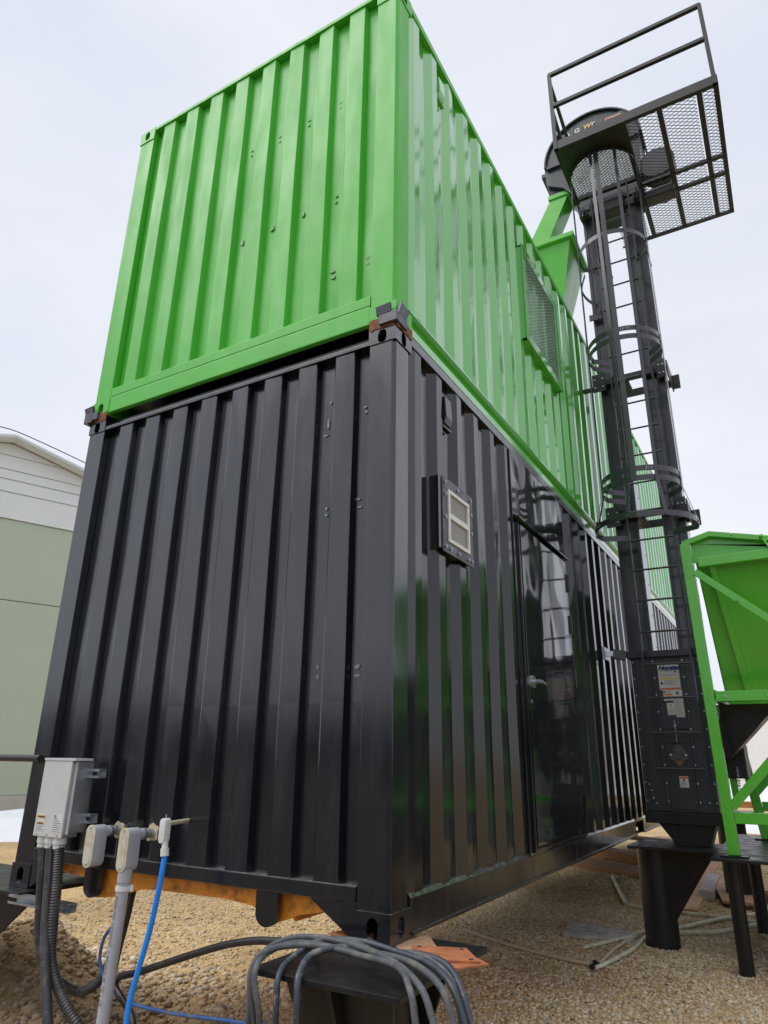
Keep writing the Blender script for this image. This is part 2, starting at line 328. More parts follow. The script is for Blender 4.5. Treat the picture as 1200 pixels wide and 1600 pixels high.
def npmesh(name, v, f, m, smooth=False):
    me = bpy.data.meshes.new(name); k = f.shape[1]; me.vertices.add(len(v)); me.vertices.foreach_set('co', v.astype(np.float32).ravel())
    me.loops.add(f.size); me.loops.foreach_set('vertex_index', f.astype(np.int32).ravel()); me.polygons.add(len(f)); me.polygons.foreach_set('loop_start', np.arange(0, f.size, k, dtype=np.int32))
    try: me.polygons.foreach_set('loop_total', np.full(len(f), k, dtype=np.int32))
    except Exception: pass
    me.materials.append(MATS[m]); me.update(calc_edges=True); me.validate()
    if smooth: me.polygons.foreach_set('use_smooth', [True]*len(me.polygons))
    o = bpy.data.objects.new(name, me); S.collection.objects.link(o); return o
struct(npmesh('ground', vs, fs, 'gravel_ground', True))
# loose gravel: real stones
def stones(n, xr, yr, rlo, rhi, power=2.):
    x = rng.uniform(*xr, n); y = rng.uniform(*yr, n); r = rlo+(rhi-rlo)*rng.random(n)**power; return x, y, r
ico = bmesh.new(); bmesh.ops.create_icosphere(ico, subdivisions=1, radius=1); iv = np.array([v.co[:] for v in ico.verts]); jf = np.array([[v.index for v in f.verts] for f in ico.faces]); ico.free()
cx = []; cy = []; crr = []
for a in (stones(44000, (-1.8, 1.6), (1.2, 6.2), .007, .017, 1.4), stones(15000, (-5.5, -1.2), (-.2, 5.5), .006, .017, 1.6), stones(2600, (-4.2, -1.2), (-.4, 1.9), .014, .034, 2.4), stones(9000, (-4.5, 1.8), (5, 10), .010, .02, 1.5)):
    cx.append(a[0]); cy.append(a[1]); crr.append(a[2])
cx, cy, crr = map(np.concatenate, (cx, cy, crr)); ns = len(cx)
sc = crr[:, None]*np.stack([rng.uniform(.8, 1.35, ns), rng.uniform(.8, 1.35, ns), rng.uniform(.5, .85, ns)], -1)
th = rng.uniform(0, 6.28, ns); V = iv[None]*(1+.22*dents((ns, 12, 1)))*sc[:, None]
V = np.stack([V[..., 0]*np.cos(th)[:, None]-V[..., 1]*np.sin(th)[:, None], V[..., 0]*np.sin(th)[:, None]+V[..., 1]*np.cos(th)[:, None], V[..., 2]], -1)
V += np.stack([cx, cy, hgt(cx, cy)+crr*.18], -1)[:, None]
FF = (jf[None]+12*np.arange(ns)[:, None, None]).reshape(-1, 3)
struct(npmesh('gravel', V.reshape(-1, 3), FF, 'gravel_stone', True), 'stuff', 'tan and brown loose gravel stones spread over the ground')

# ------------------------------------------------------------------ far setting
def sbuild(A, d, n, s, z, o=0.): return (A[0]+d[0]*s+n[0]*o, A[1]+d[1]*s+n[1]*o, z)
A0 = (-15.37, 8.08); dd = (.36063, .93270); nn = (-.9327, .36063)
b = thing('farm_building', 'large sage green building with white gable siding left of the containers', 'building', (A0[0], A0[1], GZ))
G0, G1, PK, PZ, SL = -9.0, 8.4, -1.33, 8.62, .26
def gz_(s): return PZ-SL*abs(s-PK)
P = lambda s, z, o=0.: sbuild(A0, dd, nn, s, z, o)
MB().prism([P(G0, -.30), P(G1, -.30), P(G1, 4.36), P(G0, 4.36)], (nn[0]*14, nn[1]*14, 0)).build('lower_wall', 'sage_siding', b)
MB().prism([P(G0, 4.385, .02), P(G1, 4.385, .02), P(G1, 6.50, .02), P(G0, 6.50, .02)], (nn[0]*13.9, nn[1]*13.9, 0)).build('middle_wall', 'sage_siding', b)
MB().prism([P(G0, -.95, -.05), P(G1, -.95, -.05), P(G1, -.31, -.05), P(G0, -.31, -.05)], (nn[0]*14, nn[1]*14, 0)).build('foundation', 'concrete_band', b)
for za, zb in ((6.515, 7.235), (7.247, 7.587), (7.599, 7.857), (7.869, 8.257), (8.269, 8.60)):   # siding boards of the gable
    zt = min(zb, 99)
    sl = lambda z: (PK-(PZ-z)/SL, PK+(PZ-z)/SL)
    a0, a1 = sl(za); c0, c1 = sl(zb); a0, a1, c0, c1 = max(a0, G0), min(a1, G1), max(c0, G0), min(c1, G1)
    MB().prism([P(a0, za, -.03), P(a1, za, -.03), P(c1, zb, 0), P(c0, zb, 0)], (nn[0]*.2, nn[1]*.2, 0)).build('siding_board', 'white_siding', b)
m = MB()
for sgn in (-1, 1):
    e = G1+.4 if sgn > 0 else G0-.4
    m.prism([P(PK, PZ+.03, -.35), P(e, gz_(e)+.03, -.35), P(e, gz_(e)+.15, -.35), P(PK, PZ+.15, -.35)], (nn[0]*14.5, nn[1]*14.5, 0))
m.build('roof', 'white_siding', b)
m = MB()
for sgn in (-1, 1):
    e = G1+.4 if sgn > 0 else G0-.4
    m.prism([P(PK, PZ+.02, -.40), P(e, gz_(e)+.02, -.40), P(e, gz_(e)+.08, -.40), P(PK, PZ+.08, -.40)], (nn[0]*.05, nn[1]*.05, 0))
m.build('verge_trim', 'trim_grey', b)
tag(MB().tube(smoothpath([P(-6, 8.2, -.6), P(-2.2, 8.70, -.6), P(-1.75, 8.76, -.6), P(-1.2, 8.72, -.6), P(.2, 8.42, -.6), P(1.2, 8.16, -.6), P(4, 7.4, -.6)], 6), .013, 6).build('roof_cable', 'rubber', None, smooth=True), 'thin dark cable running over the white roof at far left', 'cable')
# snow banks
def lump(name, cx, cy, rx, ry, h, ang=0.):
    a = np.linspace(0, 2*np.pi, 40, endpoint=False); rr = np.linspace(0, 1, 9); vs = []; fsx = []
    ja = 1+.18*np.sin(3*a+cx)+.1*np.sin(7*a+cy)
    for i, q in enumerate(rr):
        for k, t in enumerate(a):
            x, y = rx*q*ja[k]*math.cos(t), ry*q*ja[k]*math.sin(t); vs.append((cx+x*math.cos(ang)-y*math.sin(ang), cy+x*math.sin(ang)+y*math.cos(ang), GZ-.03+h*(1-q**2.2)*(1+.2*math.sin(5*t+6*q))))
    for i in range(8):
        for k in range(40): fsx.append((i*40+k, i*40+(k+1) % 40, (i+1)*40+(k+1) % 40, (i+1)*40+k))
    o = npmesh(name, np.array(vs), np.array(fsx), 'snow', True); return struct(o)
lump('snow_bank', -11.6, 7.4, 1.3, 6.5, .42, -.37); lump('snow_bank', -3, 33, 12, 5, .5, .05); lump('snow_bank', .6, 18, 2.6, 1.6, .2); lump('snow_patch', .9, 12.2, 1.1, .8, .05); lump('snow_patch', .75, 7.9, .45, .4, .035); lump('snow_patch', 1.15, 4.6, .3, .25, .03)
b = thing('storage_building', 'long pale flat building beyond the snow on the far right', 'building', (-2, 45, GZ))
MB().box(-5.2, 16, 44, 56, GZ, 3.55).build('wall', 'white_siding', b); MB().box(-5.4, 16.2, 43.8, 56.2, 3.55, 3.75).build('roof', 'white_siding', b); MB().box(-5.2, 16, 43.96, 44.01, -.2, .0).build('base_trim', 'trim_grey', b)
# unseen trees added behind the viewer as dark surroundings for the paint to mirror
tv = []; 
m = MB()
for k in range(420):
    t = rng.uniform(-1, 1); x, y = -10+t*95, -62-rng.uniform(0, 7); h = rng.uniform(4.5, 9); w = rng.uniform(1.2, 2.4)
    n0 = len(m.v)
    for j in range(7): q = 2*math.pi*j/7; m.v.append((x+w*math.cos(q), y+w*math.sin(q), GZ))
    for j in range(7): q = 2*math.pi*j/7+.3; m.v.append((x+w*.62*rng.uniform(.7, 1.2)*math.cos(q), y+w*.62*math.sin(q), GZ+h*.6))
    m.v.append((x, y, GZ+h))
    for j in range(7): m.f += [(n0+j, n0+(j+1) % 7, n0+7+(j+1) % 7, n0+7+j), (n0+7+j, n0+7+(j+1) % 7, n0+14)]
struct(m.build('stand_in_trees', 'tree_dark'), 'stuff', 'unseen dark tree belt added behind the viewer for the glossy paint to mirror')

b = thing('stand_in_shed', 'unseen low dark shed added right of the green hopper to darken what the black wall mirrors', 'building', (5.6, 12, GZ))  # out-of-view block added to darken reflections on the lower side wall
MB().box(3.9, 8.5, 5.2, 19, GZ, 1.75).build('wall', 'black_steel', b); MB().box(3.7, 8.7, 5.0, 19.2, 1.75, 1.87).build('roof', 'black_steel', b)

# ------------------------------------------------------------------ the two containers
LN = 12.19
def container(root, z0, H, me, ms, upper):
    q = .162; sy = .178; W_ = 2.438; ch = .118
    # castings and posts
    for (xa, xb) in ((-q, .003), (-W_-.003, -W_+q)):
        for (ya, yb) in ((-.003, sy), (LN-sy, LN)):
            casting(xa, xb, ya, yb, z0, z0+ch, me, root); casting(xa, xb, ya, yb, z0+H-ch, z0+H, me, root, None if upper else z0+H-.079)
            near = ya < 1
            if xa > -1:
                pts = [(xa+.004, ya+.006), (-.022, ya+.006), (-.003, ya+.020), (-.003, yb-.03), (-.03, yb-.004), (xa+.004, yb-.004)] if near else [(xa, ya), (xb-.004, ya), (xb-.004, yb), (xa, yb)]
            else: pts = [(xa+.008, ya+.006), (xb-.004, ya+.006), (xb-.004, yb), (xa+.008, yb)]
            MB().prism([(p[0], p[1], z0+ch) for p in pts], (0, 0, H-2*ch)).build('corner_post', me, root, bevel=.003)
    # corrugated end wall
    zb, zt = (z0+.198, z0+H-.035) if upper else (z0+.200, z0+H-.112)
    x0k, pit = (-.267, .2555) if upper else (-.262, .2498)
    prof = [(-.158, .054)]
    if upper: prof = [(-.158, .050)]
    k = 0; yo, yi = .010, .052
    while True:
        e = x0k-pit*k   # rib right edge
        if e-.13 < -W_+q-.02: break
        prof += [(e+.016, yi), (e+.003, yo+.003), (e, yo), (e-.116, yo), (e-.1235, yo+.0035), (e-.136, yi)]; k += 1
        if upper is False and k == 2: pass
    prof += [(-W_+q, yi)]
    prof = [(max(x, -W_+q-.001), y) for x, y in prof]
    rows = []; nz = 14
    ph = rng.uniform(0, 6, 40)
    for j in range(nz+1):
        z = zb+(zt-zb)*j/nz; rows.append([(x, y+.0025*math.sin(z*2.1+ph[i//2 % 40])+(.0015*math.sin(z*5+i)), z) for i, (x, y) in enumerate(prof)])
    MB().sheet(rows).build('end_wall', me, root)
    if upper:
        MB().box(-W_+q, -q, -.001, .06, z0+H-.036, z0+H-.004).build('top_rail', me, root, bevel=.003)
        m = MB(); m.prism([(-W_+q, 0, z0+.012), (-W_+q, 0, z0+.132), (-W_+q, .035, z0+.132), (-W_+q, .035, z0+.012)], (W_-2*q, 0, 0)); m.build('bottom_rail', me, root, bevel=.006)
        MB().box(-W_+q, -q, .001, .07, z0+.136, z0+.200).build('sill_plate', me, root, bevel=.003)
    else:
        MB().box(-W_+q, -q, 0, .06, z0+H-.113, z0+H-.090).build('top_rail', me, root, bevel=.002)
        MB().box(-W_+q, -q, .065, .09, z0+H-.09, z0+H-.02).build('header', me, root)
        MB().box(-W_+q, -q, 0, .07, z0+.142, z0+.203).build('bottom_rail', me, root, bevel=.004)
        MB().prism([(-.159, .002, z0+.140), (-.159, .002, z0+.012), (-.175, .002, z0+.012), (-.39, .002, z0+.140)], (0, .012, 0)).build('gusset', me, root)
        MB().prism([(-W_+.159, .002, z0+.140), (-W_+.159, .002, z0+.012), (-W_+.18, .002, z0+.012), (-W_+.42, .002, z0+.140)], (0, .012, 0)).build('gusset', me, root)
        for cx_ in (-.625, -1.775):   # rounded tunnel lugs
            pts = [(cx_-.058, .004, z0+.140), (cx_+.062, .004, z0+.140)]+[(cx_+.002+.058*math.cos(t), .004, z0+.055+.052*math.sin(t)) for t in [-.2-i*(math.pi-.4)/8 for i in range(9)]]
            MB().prism(pts, (0, .03, 0)).build('tunnel_lug', me, root)
        zz = z0
        def pp(l, y0, dy): MB().prism([(x, y0, zz+z) for x, z in l], (0, dy, 0)).build('tunnel_plate', 'orange_primer', root)
        pp([(-2.16, .145), (-2.16, .095), (-2.0, .085), (-1.85, .080), (-1.80, -.005), (-1.67, .008), (-1.575, .034), (-1.48, .060), (-1.36, .070), (-1.14, .074), (-.93, .076), (-.76, .068), (-.70, .050), (-.61, .012), (-.55, .030), (-.49, .055), (-.37, .078), (-.30, .10), (-.28, .145)], .06, .05)
        MB().box(-1.9, -.5, .11, 3.1, z0+.115, z0+.13).build('tunnel_roof', 'orange_primer', root)
        for xx in (-1.86, -.54): MB().box(xx-.01, xx+.01, .11, 3.1, z0+.02, z0+.115).build('tunnel_side', 'orange_primer', root)
    # side wall, corrugated
    zb, zt = z0+.166, z0+H-.058; xo, xi = -.006, -.042
    def corr(ya, yb, y1st):
        pr = [(xi if ya > .2 else -.02, ya)]; k = 0
        while True:
            e = y1st+.278*k
            if e > yb-.005: break
            for yv, xv in ((e-.140, xi), (e-.072, xo), (e, xo), (e+.068, xi)):
                if ya+.001 < yv < yb-.001: pr.append((xv, yv))
            k += 1
        pr.append((xi, yb)); n2 = 12; rows = []; ph = rng.uniform(0, 6, 200)
        for j in range(n2+1):
            z = zb+(zt-zb)*j/n2; rows.append([(x+.0022*math.sin(z*1.9+ph[i//2])+.0012*math.sin(z*4.3+ph[i//2+50]), y, z) for i, (x, y) in enumerate(pr)])
        MB().sheet(rows).build('side_wall', ms, root)
    if upper: corr(sy-.01, LN-sy, .303)
    else: corr(sy-.01, 1.700, .303); corr(3.02, LN-sy, .303+.278*10)
    MB().box(-.062, .001, sy, LN-sy, z0+H-.060, z0+H-.001).build('side_top_rail', me, root, bevel=.004)
    if upper:
        MB().prism([(-.003, sy, z0+.0), (-.003, sy, z0+.050), (-.045, sy, z0+.095), (-.045, sy, z0+.148), (-.006, sy, z0+.154), (-.006, sy, z0+.167), (-.10, sy, z0+.167), (-.10, sy, z0)], (0, LN-2*sy, 0)).build('side_bottom_rail', ms, root)
    else:
        for ya, yb in ((sy, 4.86), (5.24, 6.95), (7.33, LN-sy)):
            MB().prism([(.0, ya, z0+.030), (.0, ya, z0+.150), (-.012, ya, z0+.166), (-.06, ya, z0+.166), (-.06, ya, z0+.030)], (0, yb-ya, 0)).build('side_bottom_rail', me, root, bevel=.003)
            MB().box(-.055, .012, ya, yb, z0+.018, z0+.029).build('rail_flange', me, root)
        MB().box(-.05, -.001, 4.86, 5.24, z0+.135, z0+.165).build('pocket_bridge', ms, root); MB().box(-.05, -.001, 6.95, 7.33, z0+.135, z0+.165).build('pocket_bridge', ms, root)
        MB().box(-2.3, -.02, 4.862, 5.238, z0+.02, z0+.03).build('fork_pocket', me, root)
    # closures
    MB().box(-W_+.02, -.03, .10, LN-.02, z0+H-.03, z0+H-.012).build('roof', me, root)
    MB().box(-W_+.01, -W_+.05, .17, LN-.17, z0+.03, z0+H-.02).build('rear_side_wall', ms, root)
    MB().box(-W_+.17, -.17, LN-.06, LN-.01, z0+.03, z0+H-.04).build('rear_end_wall', me, root)
    MB().box(-W_+.05, -.065, .12, LN-.06, z0+.135, z0+.16).build('floor', 'black_steel', root)
    for k in range(22):
        y = .45+k*.53
        if not upper and y < 3.2:
            for xa, xb in ((-W_+.06, -1.9), (-.5, -.066)): MB().box(xa, xb, y, y+.045, z0+.02, z0+.134).build('floor_beam', 'orange_primer' if y < 1 else me, root)
        else: MB().box(-W_+.06, -.105, y, y+.045, z0+.02, z0+.134).build('floor_beam', 'black_steel', root)
# lower
HB = 2.896; lower = thing('shipping_container', 'lower black corrugated shipping container standing on steel piles', 'shipping container', (0, 0, 0))
container(lower, 0, HB, 'black_end', 'black_side', False)
ZG = 2.905; HG = 2.643; upper = thing('shipping_container', 'upper bright green corrugated shipping container stacked on the black one', 'shipping container', (0, 0, ZG))
container(upper, ZG, HG, 'green_end', 'green_side', True)
# flat panel with personnel door
MB().box(-.020, .0, 1.700, 3.020, .152, 2.836).build('flat_panel', 'black_panel', lower, bevel=.002)
MB().box(.0, .006, 1.698, 1.712, .152, 2.836).build('weld_seam', 'black_side', lower)
fr = MB(); fr.box(.001, .016, 1.775, 1.800, .185, 2.30).box(.001, .016, 2.962, 2.985, .185, 2.30).box(.001, .016, 1.775, 2.985, .165, .185); fr.build('door_frame', 'black_side', lower, bevel=.002)
MB().prism([(.001, 1.73, 2.318), (.045, 1.73, 2.304), (.045, 1.73, 2.314), (.001, 1.73, 2.345)], (0, 1.28, 0)).build('drip_cap', 'black_side', lower)
door = MB().box(.002, .020, 1.812, 2.952, .195, 2.285).build('door', 'black_panel', lower, bevel=.003)
hd = MB(); hd.cyl((.02, 1.875, 1.19), (.034, 1.875, 1.19), .042, 20); hd.cyl((.034, 1.875, 1.19), (.075, 1.875, 1.19), .014); hd.tube([(.075, 1.868, 1.19), (.078, 1.92, 1.188), (.076, 1.985, 1.182)], [.014, .011, .009], 10)
hd.build('handle', 'galvanised', door, smooth=True)
hd = MB(); hd.box(.001, .03, 1.80, 1.83, 1.165, 1.215).cyl((.022, 1.83, 1.06), (.028, 1.83, 1.06), .012); hd.build('lock_plate', 'galvanised', door)
for z in (.38, 1.32, 1.75, 2.10):
    MB().box(.002, .030, 2.945, 2.985, z-.07, z+.07).cyl((.030, 2.955, z-.075), (.030, 2.955, z+.075), .011, 10).build('hinge', 'black_side', door)
# square wall vent on the lower container
Y0, Y1, Z0, Z1 = .500, .915, 1.745, 2.180
MB().box(-.041, .018, Y0-.040, Y1-.012, Z0+.012, Z1-.012).build('vent_housing', 'black_side', lower)
fp = MB()
for a in ((Y0, Y0+.062, Z0, Z1), (Y1-.062, Y1, Z0, Z1), (Y0+.062, Y1-.062, Z0, Z0+.062), (Y0+.062, Y1-.062, Z1-.062, Z1)): fp.box(.018, .024, *a)
ventp = fp.build('vent_flange', 'mill_scale', lower)
bl = MB()
for yv, zv in [(Y0+.03, Z0+.03), (Y0+.03, Z0+.2), (Y0+.03, Z1-.03), (Y1-.03, Z0+.03), (Y1-.03, Z0+.2), (Y1-.03, Z1-.03), (Y0+.2, Z0+.028), (Y0+.2, Z1-.028), (Y0+.03, Z1-.10), (Y1-.03, Z1-.12), (Y1-.08, Z0+.028), (Y0+.09, Z0+.028)]:
    bl.cyl((.024, yv, zv), (.031, yv, zv), .011, 8); bl.cyl((.031, yv, zv), (.035, yv, zv), .006, 8)
struct(bl.build('bolts', 'galvanised', ventp, smooth=True), 'stuff')
wf = MB(); ya, yb, za, zb = Y0+.064, Y1-.064, Z0+.064, Z1-.064
for a in ((ya, ya+.020, za, zb), (yb-.020, yb, za, zb), (ya+.02, yb-.02, za, za+.020), (ya+.02, yb-.02, zb-.020, zb), (ya+.02, yb-.02, (za+zb)/2-.014, (za+zb)/2+.016)): wf.box(.0185, .033, *a)
grille = wf.build('grille_frame', 'white_frame', ventp, bevel=.002)
wm = MB()
for k in range(1, 20): y = ya+.02+(yb-ya-.04)*k/20; wm.box(.0200, .0215, y-.0008, y+.0008, za+.02, zb-.02)
for k in range(1, 20):
    z = za+.02+(zb-za-.04)*k/20; wm.box(.0217, .0232, ya+.02, yb-.02, z-.0008, z+.0008)
struct(wm.build('wire_mesh', 'white_frame', grille), 'stuff')
# small ventilators under the top rails
def smallvent(root, m, z):
    o = MB(); o.prism([(-.04, .60, z-.09), (-.04, .60, z+.09), (.004, .60, z+.09), (.012, .60, z-.045), (-.004, .60, z-.085)], (0, .085, 0)); o.build('side_ventilator', m, root, bevel=.004)
    MB().box(-.035, -.004, .58, .70, z-.112, z-.102).build('ventilator_lip', m, root)
smallvent(lower, 'black_side', 2.64); smallvent(upper, 'green_side', 5.26)
# big framed louvre on the green container
Y0, Y1, Z0, Z1 = 2.235, 3.290, 4.080, 5.105; up_ = upper
MB().box(-.05, .032, Y0+.012, Y0+.03, Z0+.012, Z1-.012).box(-.05, .032, Y1-.03, Y1-.012, Z0+.012, Z1-.012).box(-.05, .032, Y0+.012, Y1-.012, Z0+.012, Z0+.03).box(-.05, .032, Y0+.012, Y1-.012, Z1-.03, Z1-.012).build('vent_box', 'green_side', up_)
fp = MB()
for a in ((Y0, Y0+.085, Z0, Z1), (Y1-.085, Y1, Z0, Z1), (Y0+.085, Y1-.085, Z0, Z0+.085), (Y0+.085, Y1-.085, Z1-.085, Z1)): fp.box(.032, .042, *a)
vf = fp.build('vent_frame', 'green_side', up_, bevel=.003)
MB().box(-.03, -.02, Y0+.03, Y1-.03, Z0+.03, Z1-.03).build('vent_back', 'green_side', vf)
def expanded(name, m, parent, origin, ux, uy, w, h, sw, lw, th, strand):
    """expanded metal: rows of zigzag strands, alternately shifted, real thickness"""
    o = Vector(origin); ux, uy = Vector(ux), Vector(uy); un = ux.cross(uy); mb = MB(); nr = int(h/(sw/2)); ncol = int(w/(lw/2))
    for r in range(nr+1):
        y0 = r*sw/2; pts = []
        for c in range(ncol+1):
            zig = (sw/4) if (c+r) % 2 else -(sw/4); pts.append((c*lw/2, min(max(y0+zig, 0), h)))
        i = len(mb.v)
        for (a, b2) in pts:
            p = o+ux*a+uy*b2; mb.v += [tuple(p-uy*strand/2), tuple(p+uy*strand/2), tuple(p+uy*strand/2+un*th), tuple(p-uy*strand/2+un*th)]
        for c in range(len(pts)-1):
            a = i+4*c
            for k in range(4): mb.f.append((a+k, a+(k+1) % 4, a+4+(k+1) % 4, a+4+k))
    return struct(mb.build(name, m, parent), 'stuff')
expanded('expanded_mesh', 'galvanised', vf, (.034, Y0+.085, Z0+.085), (0, 1, 0), (0, 0, 1), Y1-Y0-.17, Z1-Z0-.17, .034, .052, .002, .0050)
for z in (Z0+.04, Z0+.5, Z1-.04):
    MB().cyl((.042, Y1-.03, z), (.048, Y1-.03, z), .012, 8).build('bolt', 'green_side', vf)
MB().box(.042, .050, Y0+.30, Y0+.36, Z0-.004, Z0+.03).build('latch', 'green_side', vf); MB().box(.042, .050, Y1-.38, Y1-.32, Z0-.004, Z0+.03).build('latch', 'green_side', vf)
# welded stacking lock plates + rusty weld between the castings
for side, xa in (('n', 0), ('f', -2.438)):
    s = 1 if side == 'n' else -1
    e = xa+.004*s
    def X(v): return e-v*s if side == 'n' else xa-.004+v
    o = MB().box(min(X(.012), X(.088)), max(X(.012), X(.088)), -.024, -.004, HB-.018, HB+.040); 
    if side == 'n': o.box(-.09, .022, -.026, -.0045, HB-.020, HB+.038).box(.0045, .022, -.0045, .095, HB-.022, HB+.038)
    else: o.box(-2.468, -2.442, -.024, .08, HB-.04, HB+.045)
    o.build('lock_plate', 'mill_scale', lower, bevel=.003)
    o = MB()
    if side == 'n':
        o.prism([(-.105, -.026, HB+.040), (-.02, -.026, HB+.040), (-.014, -.036, HB+.094), (-.105, -.036, HB+.088)], (0, .016, 0))
        o.prism([(.020, .002, HB+.040), (.020, .088, HB+.040), (.033, .100, HB+.094), (.033, .010, HB+.104)], (-.016, 0, 0))
    else:
        o.prism([(-2.485, -.026, HB+.046), (-2.405, -.026, HB+.046), (-2.400, -.036, HB+.090), (-2.490, -.036, HB+.083)], (0, .016, 0))
        o.box(-2.487, -2.405, -.026, -.0045, HB-.03, HB+.045)
    o.build('lock_tab', 'mill_scale', lower, bevel=.002)
    n = 12; rows = []
    xs = [(-.160+.16*i/n) for i in range(n+1)] if side == 'n' else [(-2.395+.115*i/n) for i in range(n+1)]
    top = [HB+.024+.014*rng.random() for _ in xs]; bot = [HB-.026-.016*rng.random() for _ in xs]
    mb = MB(); mb.prism([(x, -.008, z) for x, z in zip(xs, bot)]+[(x, -.008, z) for x, z in list(zip(xs, top))[::-1]], (0, .05, 0)); mb.build('rusty_weld', 'rust', lower)
    if side == 'n':
        ys = [.0+.176*i/n for i in range(n+1)]; top = [HB+.022+.014*rng.random() for y in ys]; bot = [HB-.026-.014*rng.random() for _ in ys]
        MB().prism([(.008, y, z) for y, z in zip(ys, bot)]+[(.008, y, z) for y, z in list(zip(ys, top))[::-1]], (-.04, 0, 0)).build('rusty_weld', 'rust', lower)
for y in (LN-.17,):
    for xa in (-.16, -2.43): MB().box(xa, xa+.15, y, y+.16, HB, ZG).build('twist_lock', 'mill_scale', lower)
# pipes seen in the slot under the green container
for x in (-.36, -.24): MB().cyl((x, .26, HB-.10), (x, .26, HB-.01), .014).build('standpipe', 'mill_scale', lower)
# paint chips
def chip(root, x, z, y, w, h, m, n=11):
    w *= .85; h *= .8
    pts = []
    for k in range(n): t = 2*math.pi*k/n; r = rng.uniform(.6, 1.15); pts.append((x+w*r*math.cos(t), y, z+h*r*math.sin(t)))
    MB().prism([(p[0], p[1]-.0025, p[2]) for p in pts], (0, .008, 0)).build('paint_chip', m, root)
def wy(x, k0, pit):   # depth of the end wall surface at x
    f = ((k0-x) % pit)
    return .010 if f < .118 else .052
for x, z, w, h in ((-.235, 1.93, .018, .010), (-.225, 1.885, .016, .009), (-.215, 1.095, .020, .015), (-.213, 1.055, .020, .012), (-.438, 1.105, .010, .014), (-.436, 1.06, .010, .014), (-.206, 2.445, .014, .010), (-.200, 2.415, .014, .009), (-.428, 1.91, .010, .012), (-.428, 1.875, .010, .010), (-.440, 2.40, .011, .040), (-.452, 2.335, .022, .009), (-.428, 2.53, .008, .014)):
    chip(lower, x, z, .0495, w, h, 'bare_steel')
chip(lower, -1.93, 2.36, .0495, .011, .035, 'rust')
for x, z, w, h in ((-1.222, 3.955, .020, .035), (-.966, 3.965, .018, .030), (-.715, 3.965, .018, .026), (-.462, 3.42, .022, .014), (-.455, 3.375, .018, .014), (-.215, 3.42, .02, .014), (-.215, 3.38, .018, .014)):
    chip(upper, x, z, .0485, w, h, 'bare_steel'); chip(upper, x+.004, z-.002, .0478, w*.62, h*.62, 'green_end')
for x, z in ((-.966, 4.74), (-.715, 4.75), (-.46, 4.76), (-.46, 3.97), (-1.222, 4.75)):
    for dz in (.022, -.022): chip(upper, x, z+dz, .0488, .013, .012, 'green_end')

# ------------------------------------------------------------------ steel support piles
def pile(cx, cy, plate, name_label, gus, r=.14, zt=0.):
    t = thing('support_pile', name_label, 'steel pile', (cx, cy, GZ), 'steel piles carrying the containers and the elevator')
    MB().cyl((cx, cy, GZ-.3), (cx, cy, zt-.02), r, 32).build('pipe', 'black_steel', t, smooth=True)
    x0, x1, y0, y1 = plate; MB().box(x0, x1, y0, y1, zt-.022, zt-.002).build('cap_plate', 'black_steel', t, bevel=.003)
    for g in gus: MB().prism(g[0], g[1]).build('gusset', 'black_steel', t, bevel=.002)
    return t
pile(.02, -.10, (-.30, .30, -.47, .26), 'black steel pile with square cap under the near container corner',
     [([(-.20, -.40, -.024), (.24, -.40, -.024), (.13, -.22, -.62), (-.06, -.22, -.62)], (0, .014, 0)), ([(.16, -.1, -.024), (.29, -.1, -.024), (.16, -.1, -.34)], (0, .014, 0)), ([(-.12, -.1, -.024), (-.28, -.1, -.024), (-.12, -.1, -.34)], (0, .014, 0)), ([(.02, -.46, -.024), (.02, -.2, -.024), (.02, -.2, -.62)], (.014, 0, 0))])
pile(-3.35, .16, (-3.60, -2.20, -.10, .46), 'black steel pile with gusset under the far left container corner',
     [([(-3.3, .08, -.024), (-2.26, .08, -.024), (-3.20, .08, -.74), (-3.3, .08, -.74)], (0, .014, 0))])
pile(.205, 4.49, (.045, .765, 4.16, 4.80), 'black round steel pile with triangular gusset under the bucket elevator',
     [([(.33, 4.36, -.024), (.745, 4.24, -.024), (.36, 4.36, -.58), (.33, 4.36, -.58)], (0, .016, 0))], r=.142)
pile(.62, 7.4, (.35, .92, 7.1, 7.8), 'short black steel pile standing behind the green hopper', [], r=.16, zt=.12)
# rusty shim plates and cardboard lying on the near cap
t = MB(); t.prism([(.10, -.03, .002), (.30, -.16, .002), (.41, .0, .002), (.24, .13, .002)], (0, 0, .007)); o = t.build('shim_plate', 'rust_plate', None, bevel=.001)
for nm in (0,):
    tag(o, 'rusty shim plate lower in the pair on the near pile', 'steel plate')
t = MB(); t.prism([(.075, .04, .010), (.19, -.12, .010), (.385, -.02, .010), (.27, .12, .010)], (0, 0, .008)); o = tag(t.build('shim_plate', 'rust_plate', None, bevel=.001), 'orange rusty shim plate with bolt holes on top beside the container corner', 'steel plate')
hb = MB()
for x, y in ((.11, .04), (.195, -.09), (.35, -.02), (.265, .09)): MB().cyl((x, y, .0178), (x, y, .0190), .009, 12).build('bolt_hole', 'ink_black', o)
o = tag(MB().prism([(-.18, .19, .001), (.16, -.09, .001), (.22, .02, .001), (.05, .25, .001)], (0, 0, .004)).build('cardboard', 'plywood'), 'flat tan cardboard piece tucked under the container corner', 'cardboard')
o = tag(MB().prism([(-.30, .03, .001), (-.17, -.02, .001), (-.14, .12, .001), (-.26, .16, .001)], (0, 0, .018)).build('rusty_block', 'rust_plate', None, bevel=.003), 'dull rusty block on the pile cap left of the container corner', 'steel block')

